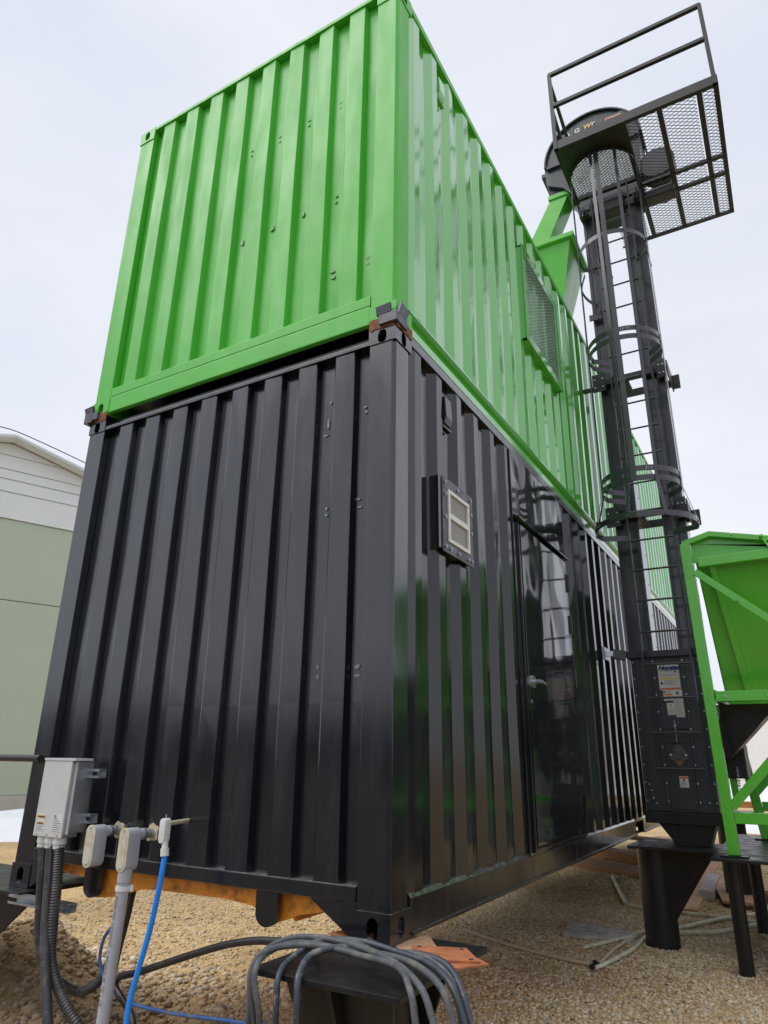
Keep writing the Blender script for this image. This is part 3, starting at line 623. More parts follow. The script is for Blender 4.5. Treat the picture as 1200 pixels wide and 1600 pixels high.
# ------------------------------------------------------------------ electrical gear on the black end wall
eb = thing('junction_box', 'grey rectangular electrical junction box with warning stickers on the container end', 'electrical box', (-1.9, -.15, .3))
X0, X1, YF, YB, Z0, Z1 = -2.020, -1.800, -.200, -.105, .295, .662
MB().box(X0, X1, YF+.008, YB, Z0, Z1-.008).build('enclosure', 'galvanised', eb, bevel=.002)
cv = MB().box(X0-.003, X1+.002, YF, YF+.007, Z0, Z1).build('cover', 'box_grey', eb, bevel=.0015)
MB().box(X0-.006, X1+.030, YF-.004, YB+.01, Z1, Z1+.012).build('top_lip', 'box_grey', eb, bevel=.001)
MB().box(X1+.002, X1+.008, YF+.03, YB+.035, Z0+.02, Z1-.004).build('side_plate', 'galvanised', eb)
MB().box(X1+.001, X1+.016, YF+.022, YF+.029, Z0+.015, Z1-.004).build('hinge_rod', 'box_grey', eb)
def label(root, x, y, z, w, h, bands=(), name='warning_label'):   # on a face looking to -Y; x left edge, z bottom edge
    l = MB().box(x, x+w, y-.0012, y, z, z+h).build(name, 'label_white', root)
    for i, (a, b_, c, d, mm) in enumerate(bands): MB().box(x+w*a, x+w*b_, y-.0020, y-.0012, z+h*c, z+h*d).build('print', mm, l)
    return l
l1 = MB().box(X0+.012, X0+.078, YF-.0012, YF-.0002, Z0+.025, Z0+.105).build('warning_label', 'label_white', cv)
MB().box(X0+.014, X0+.076, YF-.0022, YF-.0012, Z0+.085, Z0+.100).box(X0+.014, X0+.072, YF-.0022, YF-.0012, Z0+.055, Z0+.068).build('print', 'ink_gold', l1)
text('lettering', 'WARNING', .012, (X0+.018, YF-.0032, Z0+.088), (1, 0, 0), (0, 0, 1), 'ink_black', l1, .0004)
text('lettering', 'CAUTION', .011, (X0+.018, YF-.0032, Z0+.0575), (1, 0, 0), (0, 0, 1), 'ink_black', l1, .0004)
m = MB()
for k in range(3): m.box(X0+.016, X0+.072-.012*(k % 2), YF-.0022, YF-.0012, Z0+.030+k*.008, Z0+.0325+k*.008)
m.build('print', 'ink_grey', l1)
l2 = MB().box(X1-.078, X1-.006, YF-.0012, YF-.0002, Z0+.020, Z0+.108).build('rating_label', 'label_white', cv)
m = MB()
for k in range(7): m.box(X1-.074, X1-.040+.02*((k*7) % 3)/3, YF-.0022, YF-.0012, Z0+.026+k*.010, Z0+.029+k*.010)
for k in range(5): m.box(X1-.034, X1-.012, YF-.0022, YF-.0012, Z0+.026+k*.010, Z0+.0285+k*.010)
m.box(X1-.072, X1-.056, YF-.0022, YF-.0012, Z0+.094, Z0+.104).build('print', 'ink_grey', l2)
for x in (X0+.03, X0+.11, X1-.03): MB().cyl((x, YF-.003, Z0+.010), (x, YF, Z0+.010), .004, 8).build('screw', 'galvanised', cv)
def strut(x0, x1, y0, y1, z0, z1, lab, y_open=True):
    m = MB(); t = .0035
    m.box(x0, x1, y1-t, y1, z0, z1).box(x0, x1, y0, y1-t, z0, z0+t).box(x0, x1, y0, y1-t, z1-t, z1).box(x0, x1, y0, y0+t, z0+t, z0+.012).box(x0, x1, y0, y0+t, z1-.012, z1-t)
    return tag(m.build('strut_channel', 'galvanised'), lab, 'metal channel', 'galvanised strut channels on the container end')
strut(-2.06, -1.705, -.100, -.052, .578, .622, 'upper galvanised strut channel sticking out behind the junction box')
strut(-2.06, -1.725, -.100, -.052, .360, .404, 'lower galvanised strut channel sticking out behind the junction box')
for z in (.60, .382):
    for x in (-1.95, -1.72): pass
m = MB(); t = .0035; y0, y1, z0, z1 = -.115, -.060, -.052, -.010; xa, xb = -2.26, -1.775
m.box(xa, xb, y1-t, y1, z0, z1).box(xa, xb, y0, y1-t, z0, z0+t).box(xa, xb, y0, y1-t, z1-t, z1).box(xa, xb, y0, y0+t, z0+t, z0+.011).box(xa, xb, y0, y0+t, z1-.011, z1-t)
tag(m.build('strut_channel', 'galvanised'), 'loose galvanised strut channel below the far left corner behind the conduits', 'metal channel', 'galvanised strut channels on the container end')
# conduits out of the box
CON = {'A': [(-1.982, -.16, .262), (-1.955, -.16, .133), (-1.94, -.15, -.04), (-1.918, -.14, -.179), (-1.884, -.12, -.273), (-1.861, -.05, -.353), (-1.822, .05, -.421), (-1.771, .12, -.399), (-1.76, .18, -.304), (-1.75, .22, -.166), (-1.74, .25, -.02), (-1.725, .25, .105)],
       'B': [(-1.92, -.16, .266), (-1.875, -.17, .083), (-1.831, -.18, -.106), (-1.753, -.2, -.278), (-1.647, -.22, -.482), (-1.602, -.22, -.64), (-1.59, -.22, -.86)],
       'C': [(-1.854, -.16, .27), (-1.824, -.16, .087), (-1.805, -.16, -.107), (-1.778, -.16, -.238), (-1.704, -.16, -.332), (-1.614, -.16, -.406), (-1.531, -.14, -.484), (-1.44, -.10, -.64), (-1.40, -.05, -.86)]}
def ribbed(pts, r, pitch, amp):
    P = smoothpath(pts, 8); out = [P[0]]; acc = 0
    for a, b_ in zip(P, P[1:]):
        n = max(1, int((b_-a).length/(pitch/2))); out += [a.lerp(b_, (k+1)/n) for k in range(n)]
    return out, [r+(amp if k % 2 else -amp) for k in range(len(out))]
for key, lab, rr in (('A', 'black corrugated conduit looping from the junction box back under the container', .022), ('B', 'thick grey black conduit dropping straight from the middle of the junction box', .024), ('C', 'black ribbed conduit from the right side of the junction box', .025)):
    P, R = ribbed(CON[key], rr, .011 if key == 'C' else .008, .0018 if key == 'C' else .0008)
    t = thing('conduit', lab, 'conduit', CON[key][0], 'flexible conduits from the junction box')
    MB().tube(P, R, 12).build('hose', 'conduit', t, smooth=True)
    x, y, z = CON[key][0]; MB().cyl((x, y, .262), (x, y, .293), .033, 16).cyl((x, y, .240), (x, y, .262), .029, 8).build('fitting', 'chalk_white', t, bevel=.002)
# conduit bodies (LB fittings)
def capsule(cx, cz, w, h, n=12):
    r = w/2; return [(cx+r*math.cos(t), cz+h/2-r+r*math.sin(t)) for t in [math.pi*k/n for k in range(n+1)]]+[(cx+r*math.cos(t), cz-h/2+r+r*math.sin(t)) for t in [math.pi+math.pi*k/n for k in range(n+1)]]
def lb(cx, yf, zc, lab, w=.062, h=.190, dep=.070, stub=.33, down=True):
    t = thing('conduit_fitting', lab, 'conduit fitting', (cx, yf, zc), 'grey conduit bodies on the container end')
    o = capsule(cx, zc, w, h); MB().prism([(x, yf+.008, z) for x, z in o], (0, dep, 0)).build('body', 'pvc_grey', t, bevel=.003, smooth=True)
    o = capsule(cx, zc, w+.004, h+.004); c = MB().prism([(x, yf, z) for x, z in o], (0, .008, 0)).build('cover', 'pvc_cover', t, bevel=.002, smooth=True)
    o = capsule(cx, zc, w*.68, h*.84); MB().prism([(x, yf-.002, z) for x, z in o], (0, .002, 0)).build('raised_panel', 'pvc_cover', c, smooth=True)
    for z in (zc+h*.43, zc-h*.43): MB().cyl((cx, yf-.004, z), (cx, yf, z), .004, 8).build('screw', 'galvanised', c)
    ys = yf+.008+dep; MB().cyl((cx, ys-.02, stub), (cx, ys+.03, stub), .026, 18).build('hub', 'pvc_grey', t, smooth=True)
    MB().cyl((cx, ys+.03, stub), (cx, ys+.055, stub), .020, 18).cyl((cx, ys+.036, stub), (cx, ys+.046, stub), .027, 12).cyl((cx, ys+.055, stub), (cx, .05, stub), .022, 16).build('locknut', 'galvanised', t, smooth=True)
    pts = [(cx+.042*rng.uniform(.75, 1.25)*math.cos(2*math.pi*k/12), .006, stub+.046*rng.uniform(.7, 1.25)*math.sin(2*math.pi*k/12)) for k in range(12)]
    MB().prism(pts, (0, .05, 0)).build('sealant', 'foam', t)
    return t
lb(-1.622, -.165, .268, 'left grey conduit body with yellowed cover and nothing below it')
t2 = lb(-1.378, -.165, .268, 'right grey conduit body feeding the upright grey pipe')
pv = thing('conduit_pipe', 'upright pale grey plastic conduit pipe with printed lettering', 'plastic pipe', (-1.32, -.165, GZ))
MB().tube([(-1.378, -.130, .185), (-1.382, -.130, .06), (-1.400, -.130, -.4), (-1.412, -.130, -.88)], .0285, 24).build('pipe', 'pvc_grey', pv, smooth=True)
MB().cyl((-1.379, -.130, .128), (-1.378, -.130, .185), .033, 24).build('socket', 'pvc_grey', pv, smooth=True)
MB().cyl((-1.380, -.130, .092), (-1.380, -.130, .112), .0345, 20).box(-1.432, -1.328, -.118, -.112, .090, .118).build('pipe_strap', 'chalk_white', pv, smooth=True)
text('lettering', 'RIGID PVC CONDUIT  + Schedule 40  TC 1 1/2', .022, (-1.390, -.1600, .075), (-.035, 0, -1), (1, 0, -.035), 'ink_grey', pv, .0006)
text('lettering', 'Scepter  PVC', .022, (-1.410, -.1600, -.45), (-.03, 0, -1), (1, 0, -.03), 'ink_grey', pv, .0006)
# small fitting for the blue cable
t = thing('conduit_fitting', 'small white conduit body holding the bright blue cable', 'conduit fitting', (-1.08, -.2, .36), 'grey conduit bodies on the container end')
o = capsule(-1.083, .372, .036, .105); MB().prism([(x, -.21, z) for x, z in o], (0, .036, 0)).build('body', 'chalk_white', t, bevel=.002, smooth=True)
MB().cyl((-1.070, -.192, .300), (-1.073, -.192, .330), .014, 14).cyl((-1.066, -.192, .268), (-1.070, -.192, .300), .019, 10).build('gland', 'chalk_white', t, smooth=True)
MB().cyl((-1.083, -.18, .400), (-1.150, .02, .398), .010, 12).build('nipple', 'foam', t, smooth=True)
MB().cyl((-1.083, -.192, .42), (-1.083, -.192, .44), .003, 6).build('screw', 'galvanised', t)
def cable(lab, pts, r, m, n=10, sub=8, rb=0, group=None, name='cable'):
    if rb: P, R = ribbed(pts, r, rb, r*.07)
    else: P = smoothpath(pts, sub); R = r
    return tag(MB().tube(P, R, n).build(name, m, None, smooth=True), lab, 'cable', group)
cable('bright blue armoured cable hanging from the small fitting', [(-1.064, -.192, .285), (-1.067, -.2, .16), (-1.096, -.2, -.018), (-1.132, -.21, -.189), (-1.152, -.22, -.33), (-1.14, -.22, -.463), (-1.10, -.2, -.66), (-1.0, -.1, -.82)], .0125, 'blue_cable', rb=.010)
cable('black cable hanging under the container behind the grey pipe', [(-1.62, .22, .12), (-1.665, .2, .033), (-1.690, .2, -.102), (-1.70, .18, -.242), (-1.686, .15, -.344), (-1.66, .1, -.45), (-1.6, .1, -.6)], .014, 'rubber')
cable('thick black cable sagging from the pile to a bend by the grey pipe', [(-.20, -.20, .02), (-.30, -.16, .018), (-.417, -.12, -.003), (-.581, -.1, -.022), (-.771, -.08, -.066), (-1.015, -.05, -.146), (-1.284, -.05, -.24), (-1.413, -.05, -.278), (-1.440, -.05, -.317), (-1.376, -.06, -.356), (-1.281, -.08, -.398), (-1.224, -.1, -.466), (-1.15, -.1, -.64), (-1.1, 0, -.82)], .0155, 'rubber')
cable('thin dusty blue data cable trailing low behind the grey pipe', [(-1.60, .12, .12), (-1.64, .1, .0), (-1.667, .1, -.107), (-1.732, .1, -.186), (-1.746, .1, -.272), (-1.712, .1, -.337), (-1.627, .1, -.401), (-1.506, .1, -.43), (-1.288, .1, -.431), (-1.104, .12, -.427), (-.862, .15, -.417), (-.6, .18, -.43), (-.3, .1, -.6)], .0085, 'blue_thin')
ST = [[(-.267, -.5, -.227), (-.26, -.51, -.078), (-.268, -.5, .003), (-.257, -.46, .045), (-.22, -.38, .057), (-.101, -.33, .063), (.062, -.33, .056), (.264, -.42, .068), (.364, -.52, .045), (.392, -.54, -.019), (.396, -.54, -.096)],
      [(-.242, -.48, -.228), (-.246, -.5, -.133), (-.26, -.51, -.022), (-.27, -.47, .029), (-.251, -.36, .066), (-.152, -.3, .079), (.016, -.3, .076), (.217, -.38, .072), (.386, -.5, .052), (.443, -.53, -.013), (.468, -.54, -.083)],
      [(-.204, -.5, -.216), (-.209, -.52, -.104), (-.237, -.52, .002), (-.252, -.43, .045), (-.179, -.34, .065), (-.011, -.3, .057), (.164, -.33, .07), (.323, -.4, .076), (.452, -.48, .049), (.497, -.5, -.028), (.504, -.5, -.088)],
      [(-.149, -.5, -.171), (-.153, -.5, -.064), (-.163, -.48, -.005), (-.182, -.4, .023), (-.122, -.3, .071), (.017, -.26, .08), (.186, -.28, .072), (.339, -.34, .071), (.456, -.42, .044), (.51, -.45, -.039), (.518, -.45, -.1)],
      [(-.063, -.5, -.156), (-.068, -.5, -.051), (-.084, -.47, .013), (-.093, -.38, .05), (-.011, -.3, .065), (.124, -.26, .058), (.275, -.26, .07), (.39, -.3, .06), (.465, -.36, .014), (.508, -.4, -.052), (.512, -.4, -.115)],
      [(-.2, -.22, .02), (-.14, -.27, .05), (-.08, -.28, .076), (.071, -.26, .071), (.206, -.27, .067), (.307, -.3, .073), (.417, -.36, .051), (.478, -.42, -.003), (.493, -.43, -.078)]]
coil = thing('cable_coil', 'coil of muddy grey cable draped over the near pile cap', 'cable', (.1, -.4, 0))
for i, p in enumerate(ST):
    a, b_ = Vector(p[0]), Vector(p[-1]); lo = (a+b_)/2; dz = -.50-.03*i
    q = list(p)+[(b_.x-.02, b_.y, b_.z-.14), (b_.x-.10, b_.y+.01, b_.z-.28)]
    if i < 5: q = [(a.x+.10, a.y+.01, a.z-.20), (a.x+.01, a.y, a.z-.10)]+q
    MB().tube(smoothpath(q, 8), .0108 if i != 4 else .012, 10).build('cable_strand', 'clean_cable' if i in (3, 4) else 'muddy_cable', coil, smooth=True)
# black handrail pipe at far left
tag(MB().cyl((-2.30, -.04, .668), (-6.0, -.04, .66), .020, 14).build('pipe_rail', 'rubber', None, smooth=True), 'horizontal black pipe running left from the container corner', 'pipe')

# ------------------------------------------------------------------ bucket elevator
el = thing('bucket_elevator', 'tall dark grey bucket elevator with caged ladder and mesh platform', 'bucket elevator', (.5, 4.55, 0))
YF, YK = 4.40, 4.72
boot = MB().box(.200, .815, YF, YK, .275, 1.63).build('boot', 'powder', el, bevel=.003)
MB().box(.185, .830, YF-.025, YK+.02, .175, .272).build('boot_skirt', 'black_steel', el, bevel=.004)
MB().loft([(.29, 4.42, .174), (.76, 4.42, .174), (.76, 4.70, .174), (.29, 4.70, .174)], [(.42, 4.42, .004), (.70, 4.42, .004), (.70, 4.68, .004), (.42, 4.68, .004)]).build('boot_stand', 'black_steel', el)
MB().box(.40, .44, 4.40, 4.42, .004, .17).build('stand_rib', 'black_steel', el)
MB().box(.185, .830, YF-.012, YK+.01, 1.63, 1.665).build('top_flange', 'powder', el)
for a in ((.205, .235), (.392, .418), (.655, .680), (.785, .812)):
    MB().box(a[0], a[1], YF-.016, YF-.001, .28, 1.625).build('flange_strip', 'powder', el, bevel=.001)
MB().box(.425, .650, YF-.010, YF-.001, .30, .52).build('clean_out_panel', 'powder', el, bevel=.001)
MB().box(.425, .650, YF-.008, YF-.001, .54, 1.60).build('front_panel', 'powder', el, bevel=.001)
bl = MB()
for z in np.arange(.36, 1.6, .155):
    for x in (.222, .405, .667, .80): bl.cyl((x, YF-.022, z), (x, YF-.014, z), .0075, 8)
for x, z in ((.265, .45), (.275, .385), (.30, .34), (.74, .36), (.25, .50)): bl.cyl((x, YF-.010, z), (x, YF, z), .008, 8)
struct(bl.build('bolts', 'galvanised', el, smooth=True), 'stuff')
# tension screw, bearing
MB().box(.42, .655, YF-.030, YF-.012, .985, 1.005).box(.46, .62, YF-.03, YF-.012, .865, .880).build('take_up_bracket', 'powder', el)
MB().cyl((.535, YF-.028, .865), (.535, YF-.028, 1.06), .006, 8).cyl((.535, YF-.028, 1.0), (.535, YF-.028, 1.02), .014, 6).build('take_up_screw', 'galvanised', el)
bz = .735; MB().prism([(.45, YF-.03, bz-.01), (.475, YF-.03, bz+.045), (.505, YF-.03, bz+.10), (.535, YF-.03, bz+.112), (.565, YF-.03, bz+.10), (.595, YF-.03, bz+.045), (.62, YF-.03, bz-.01), (.585, YF-.03, bz-.03), (.56, YF-.03, bz-.085), (.51, YF-.03, bz-.085), (.485, YF-.03, bz-.03)], (0, .02, 0)).build('bearing_housing', 'mill_scale', el, bevel=.003)
MB().cyl((.535, YF-.050, bz-.045), (.535, YF-.02, bz-.045), .022, 20).build('bearing', 'rust', el, smooth=True)
for x in (.47, .60): MB().cyl((x, YF-.045, bz+.02), (x, YF-.028, bz+.02), .011, 8).build('bearing_bolt', 'galvanised', el)
# the label sheet
LY = YF-.0085
def sheet(x0, x1, z0, z1, name='label_sheet'): return MB().box(x0, x1, LY-.001, LY, z0, z1).build(name, 'label_white', el)
s1 = sheet(.440, .628, 1.335, 1.565); s2 = sheet(.465, .545, 1.235, 1.333); s3 = sheet(.546, .632, 1.215, 1.333); s4 = sheet(.485, .555, 1.105, 1.215); s5 = sheet(.558, .632, 1.085, 1.212)
text('lettering', 'Norstar', .058, (.446, LY-.0022, 1.518), (1, 0, 0), (0, 0, 1), 'ink_navy', s1, .0005, shear=.30, bold=.0034)
MB().prism([(.455, LY-.0020, 1.508), (.57, LY-.0020, 1.505), (.57, LY-.0020, 1.509), (.455, LY-.0020, 1.511)], (0, .001, 0)).build('underline', 'ink_navy', s1)
st = [(.592+(.016 if k % 2 == 0 else .006)*math.sin(math.pi*k/5), LY-.0022, 1.500+(.016 if k % 2 == 0 else .006)*math.cos(math.pi*k/5)) for k in range(10)]
MB().prism(st, (0, .001, 0)).build('star_logo', 'ink_navy', s1)
def lines(par, x0, x1, z0, z1, n, mm='ink_grey'):
    m = MB()
    for k in range(n): z = z0+(z1-z0)*(k+.5)/n; m.box(x0, x1-(x1-x0)*.25*rng.random(), LY-.0018, LY-.001, z-.0014, z+.0014)
    m.build('print', mm, par)
lines(s1, .455, .612, 1.455, 1.482, 2); MB().box(.445, .624, LY-.0018, LY-.001, 1.430, 1.446).build('print', 'ink_yellow', s1); lines(s1, .485, .61, 1.375, 1.425, 5)
MB().prism([(.452, LY-.0019, 1.385), (.476, LY-.0019, 1.385), (.470, LY-.0019, 1.408), (.458, LY-.0019, 1.412)], (0, .001, 0)).build('pictogram', 'ink_black', s1)
MB().box(.445, .624, LY-.0018, LY-.001, 1.338, 1.352).build('print', 'ink_orange', s1)
MB().box(.468, .541, LY-.0018, LY-.001, 1.283, 1.297).build('print', 'ink_orange', s2); lines(s2, .492, .54, 1.300, 1.33, 3); lines(s2, .492, .54, 1.238, 1.278, 4)
for z in (1.312, 1.258): MB().box(.469, .484, LY-.0018, LY-.001, z-.008, z+.010).build('pictogram', 'ink_black', s2)
lines(s3, .552, .626, 1.220, 1.275, 5); MB().cyl((.59, LY-.0018, 1.303), (.59, LY-.001, 1.303), .016, 14).build('pictogram', 'ink_grey', s3)
MB().box(.516, .522, LY-.0018, LY-.001, 1.175, 1.205).build('pictogram', 'ink_black', s4); lines(s4, .49, .55, 1.11, 1.165, 5); lines(s5, .563, .627, 1.095, 1.205, 9)
s6 = MB().box(.515, .590, YF-.012, YF-.0105, .480, .575).build('warning_label', 'label_white', el)
LY = YF-.012; MB().box(.518, .587, LY-.0018, LY, .555, .571).build('print', 'ink_orange', s6); lines(s6, .52, .585, .488, .53, 5); MB().box(.545, .560, LY-.0018, LY-.001, .533, .548).build('pictogram', 'ink_black', s6)
# trunks
secs = [(1.665, 3.08), (3.10, 4.68), (4.70, 6.28), (6.30, 7.12)]
for xa, xb, nm in ((.205, .420, 'l'), (.668, .872, 'r')):
    for i, (za, zb) in enumerate(secs):
        tr = MB().box(xa, xb, YF+.004, YK-.04, za, zb).build('trunk_section', 'powder_gloss', el, bevel=.006)
        MB().box(xa-.012, xa+.022, YF-.012, YF+.003, za, zb-.002).build('seam_flange', 'powder', tr, bevel=.001)
        MB().box(xa-.020, xb+.006, YF-.012, YK-.034, zb-.008, zb+.016).build('joint_flange', 'powder', tr, bevel=.002)
        bl = MB()
        for z in np.arange(za+.1, zb-.05, .16): bl.cyl((xb, YK-.10, z), (xb+.004, YK-.10, z), .006, 6)
        struct(bl.build('bolts', 'powder', tr), 'stuff')
# cross ties with gusset plates
for z in (3.10, 4.70):
    cr_ = MB().box(.20, .90, YF-.060, YF-.015, z-.045, z+.030).build('cross_tie', 'powder', el, bevel=.002)
    MB().box(.20, .90, YK+.0, YK+.045, z-.045, z+.030).build('cross_tie', 'powder', el, bevel=.002)
    MB().box(.415, .50, YF-.01, YK-.0, z-.050, z-.030).build('tie_plate', 'powder', el)
    for x0, x1 in ((.120, .265), (.80, .90)):
        pl = MB().box(x0, x1, YF-.072, YF-.062, z-.12, z+.10).build('splice_plate', 'powder', el, bevel=.002)
        bb = MB()
        for x in (x0+.03, x1-.03):
            for zz in (z-.07, z+.03): bb.cyl((x, YF-.084, zz), (x, YF-.070, zz), .010, 8)
        struct(bb.build('bolts', 'galvanised', pl, smooth=True), 'stuff')
    MB().box(.902, .915, YF-.06, YK+.03, z-.11, z+.08).box(.915, .99, YK-.04, YK-.03, z-.11, z+.06).build('side_bracket', 'platform_steel', el)
    MB().box(-.002, .12, YF-.02, YF+.02, z-.06, z-.02).build('wall_bracket', 'powder', el)
MB().box(.17, .83, YF-.05, YF-.014, 1.64, 1.70).build('cross_tie', 'powder', el, bevel=.002)
br = MB().bar((.17, 4.33, 1.66), (.06, 4.28, 1.68), .05, .09).build('wall_bracket', 'powder', el)
MB().box(-.005, .008, 4.18, 4.36, 1.62, 1.74).bar((.0, 4.26, 1.68), (.08, 4.28, 1.68), .03, .05).build('wall_clamp', 'galvanised', el)
# ladder
lad = MB().box(.345, .360, 4.165, 4.215, .58, 7.15).box(.765, .780, 4.165, 4.215, .58, 7.15).build('ladder', 'powder', el)
z = .64
while z < 7.2: MB().cyl((.355, 4.19, z), (.770, 4.19, z), .010, 8).build('rung', 'powder', lad); z += .3035
for z in (1.68, 3.1, 4.7, 6.3):
    for x in (.352, .772): MB().bar((x, 4.215, z), (x, 4.39, z), .008, .05).build('standoff', 'powder', lad)
# safety cage
cage = MB(); CX, CY, R = .56, 3.92, .365
def hoop(z, R_, h=.055, lo=-1.25, hi=1.25, yb=4.17, mm='powder_gloss', back=True):
    n = 28; pts = []
    a0 = math.pi*1.5
    for k in range(n+1):
        t = a0+(-1.9+3.8*k/n); pts.append((CX+R_*math.cos(t), CY+R_*math.sin(t)))
    if back: pts = [(.352, yb)]+pts[::1]+[(.772, yb)]
    m = MB(); th = .005; rows = []
    for (x, y) in pts:
        dx, dy = CX-x, CY-y; l = math.hypot(dx, dy) or 1
        rows.append([(x, y, z-h/2), (x, y, z+h/2), (x+dx/l*th, y+dy/l*th, z+h/2), (x+dx/l*th, y+dy/l*th, z-h/2), (x, y, z-h/2)])
    m.sheet(rows); return m.build('hoop', mm, cageo, smooth=False)
cageo = MB().bar((CX, CY-R-.004, 3.15), (CX, CY-R-.004, 7.18), .006, .05, (1, 0, 0)).build('safety_cage', 'powder_gloss', el)
for z, r in ((3.27, R), (3.175, R), (4.80, R), (4.705, R), (6.02, R)): hoop(z, r)
hoop(2.79, R+.10)
for t in (-1.6, -1.3, -.16, .55, 1.5):
    a = math.pi*1.5+t; c, s_ = math.cos(a), math.sin(a); up_a = (-s_, c, 0)
    def PT(rad, z): return (CX+rad*c, CY+rad*s_, z)
    m = MB(); tw = .017
    for (z0_, r0, z1_, r1) in ((3.15, R+.004, 7.18, R+.004), (2.77, R+.104, 3.15, R+.004)):
        p, q_ = PT(r0, z0_), PT(r1, z1_); ta = Vector((-s_, c, 0))*tw; ra = Vector((c, s_, 0))*.005
        A = [Vector(p)-ta, Vector(p)+ta, Vector(p)+ta+ra, Vector(p)-ta+ra]; B_ = [Vector(q_)-ta, Vector(q_)+ta, Vector(q_)+ta+ra, Vector(q_)-ta+ra]; m.loft(A, B_)
    m.build('cage_strap', 'powder_gloss', cageo)
def hoop_text(body, z, rad, t0, size):
    a = math.pi*1.5+t0
    for k, ch_ in enumerate(body):
        q = a+k*size*.72/rad; c, s_ = math.cos(q), math.sin(q)
        text('lettering', ch_, size, (CX+(rad+.003)*c, CY+(rad+.003)*s_, z), (-s_, c, 0), (0, 0, 1), 'label_white', cageo, .0004)
hoop_text('LJ12', 4.788, R, .10, .032); hoop_text('Z1151', 3.258, R, .30, .032); hoop_text('JBC2', 2.778, R+.10, -1.05, .032)
# short bent side brace near the green hopper
rows = []
for k in range(15):
    t = k/14; a = Vector((.20, 4.10, 5.98-.0)).lerp(Vector((.31, 4.33, 5.55)), t); off = -.10*math.sin(math.pi*min(1, t*1.25)) if t < .8 else 0
    rows.append([(a.x+off, a.y, a.z-.02), (a.x+off, a.y, a.z+.03), (a.x+off+.005, a.y+.003, a.z+.03), (a.x+off+.005, a.y+.003, a.z-.02), (a.x+off, a.y, a.z-.02)])
MB().sheet(rows).build('side_brace', 'powder_gloss', cageo); MB().box(.16, .30, 4.335, 4.345, 5.52, 5.60).build('brace_plate', 'powder', cageo)
# platform
PZ_ = 7.2; px0, px1, py0, py1 = .155, 1.850, 3.345, 5.360
plat = MB().box(px0, px1, py0, py0+.008, PZ_, PZ_+.115).box(px0, px0+.008, py0+.008, py1, PZ_, PZ_+.06).box(px1-.008, px1, py0+.008, py1, PZ_, PZ_+.06).box(px0+.5, px1, py1-.008, py1, PZ_, PZ_+.06).box(px0+.008, px1-.008, py0+.008, py0+.05, PZ_, PZ_+.006).box(px1-.05, px1-.008, py0+.05, py1-.008, PZ_, PZ_+.006).build('platform', 'platform_steel', el)
for x in (.905, 1.275, 1.665): MB().box(x-.027, x+.027, py0+.05, py1-.01, PZ_+.001, PZ_+.007).box(x-.003, x+.003, py0+.05, py1-.01, PZ_+.008, PZ_+.055).build('floor_bar', 'platform_steel', plat)
for y in (4.36, 4.64): MB().box(.935, 1.80, y-.024, y+.024, PZ_-.005, PZ_+.0).box(.62, 1.80, y-.003, y+.003, PZ_+.001, PZ_+.05).build('cross_bar', 'platform_steel', plat)
MB().box(.5, px1-.01, py1-.05, py1-.009, PZ_-.003, PZ_-.0).build('edge_bar', 'platform_steel', plat)
# solid plate with arched ladder opening
n = 18; arch = [(CX+.36*math.cos(math.pi+math.pi*k/n), 3.92+.36*math.sin(math.pi+math.pi*k/n)) for k in range(n+1)]
outl = [(px0+.01, 4.30), (px0+.01, py0+.01), (.88, py0+.01), (.88, 4.30), (arch[-1][0], 4.30)]+arch[::-1]+[(arch[0][0], 4.30)]
bm = bmesh.new(); vv = [bm.verts.new((x, y, PZ_+.010)) for x, y in outl]; fc = bm.faces.new(vv); bmesh.ops.triangulate(bm, faces=[fc]); 
ext = bmesh.ops.extrude_face_region(bm, geom=bm.faces[:]); bmesh.ops.translate(bm, verts=[g for g in ext['geom'] if isinstance(g, bmesh.types.BMVert)], vec=(0, 0, .008))
me = bpy.data.meshes.new('deck_plate'); bm.to_mesh(me); bm.free(); me.materials.append(MATS['platform_steel']); o = bpy.data.objects.new('deck_plate', me); S.collection.objects.link(o); o.parent = el; o.parent = plat; o.matrix_parent_inverse = Matrix.Identity(4)
o.parent = plat
rim = MB(); rows = []
for x, y in arch: rows.append([(x, y, PZ_-.05), (x, y, PZ_+.03), (x+(x-CX)*.02, y+(y-3.92)*.02, PZ_+.03), (x+(x-CX)*.02, y+(y-3.92)*.02, PZ_-.05), (x, y, PZ_-.05)])
rim.sheet(rows).build('opening_rim', 'platform_steel', plat)
MB().box(.18, .94, 4.19, 4.235, PZ_-.02, PZ_+.03).build('hatch_bar', 'platform_steel', plat)
expanded('hatch_mesh', 'galvanised', plat, (.20, 3.60, PZ_+.034), (1, 0, 0), (0, 1, 0), .72, .59, .040, .075, .004, .008)
for xa, xb in ((.915, 1.262), (1.288, 1.652), (1.678, 1.84)):
    expanded('floor_mesh', 'platform_steel', plat, (xa, py0+.05, PZ_+.012), (1, 0, 0), (0, 1, 0), xb-xa, py1-py0-.07, .048, .085, .004, .0062)
expanded('floor_mesh', 'platform_steel', plat, (.52, 4.82, PZ_+.012), (1, 0, 0), (0, 1, 0), .38, .52, .048, .085, .004, .0062)
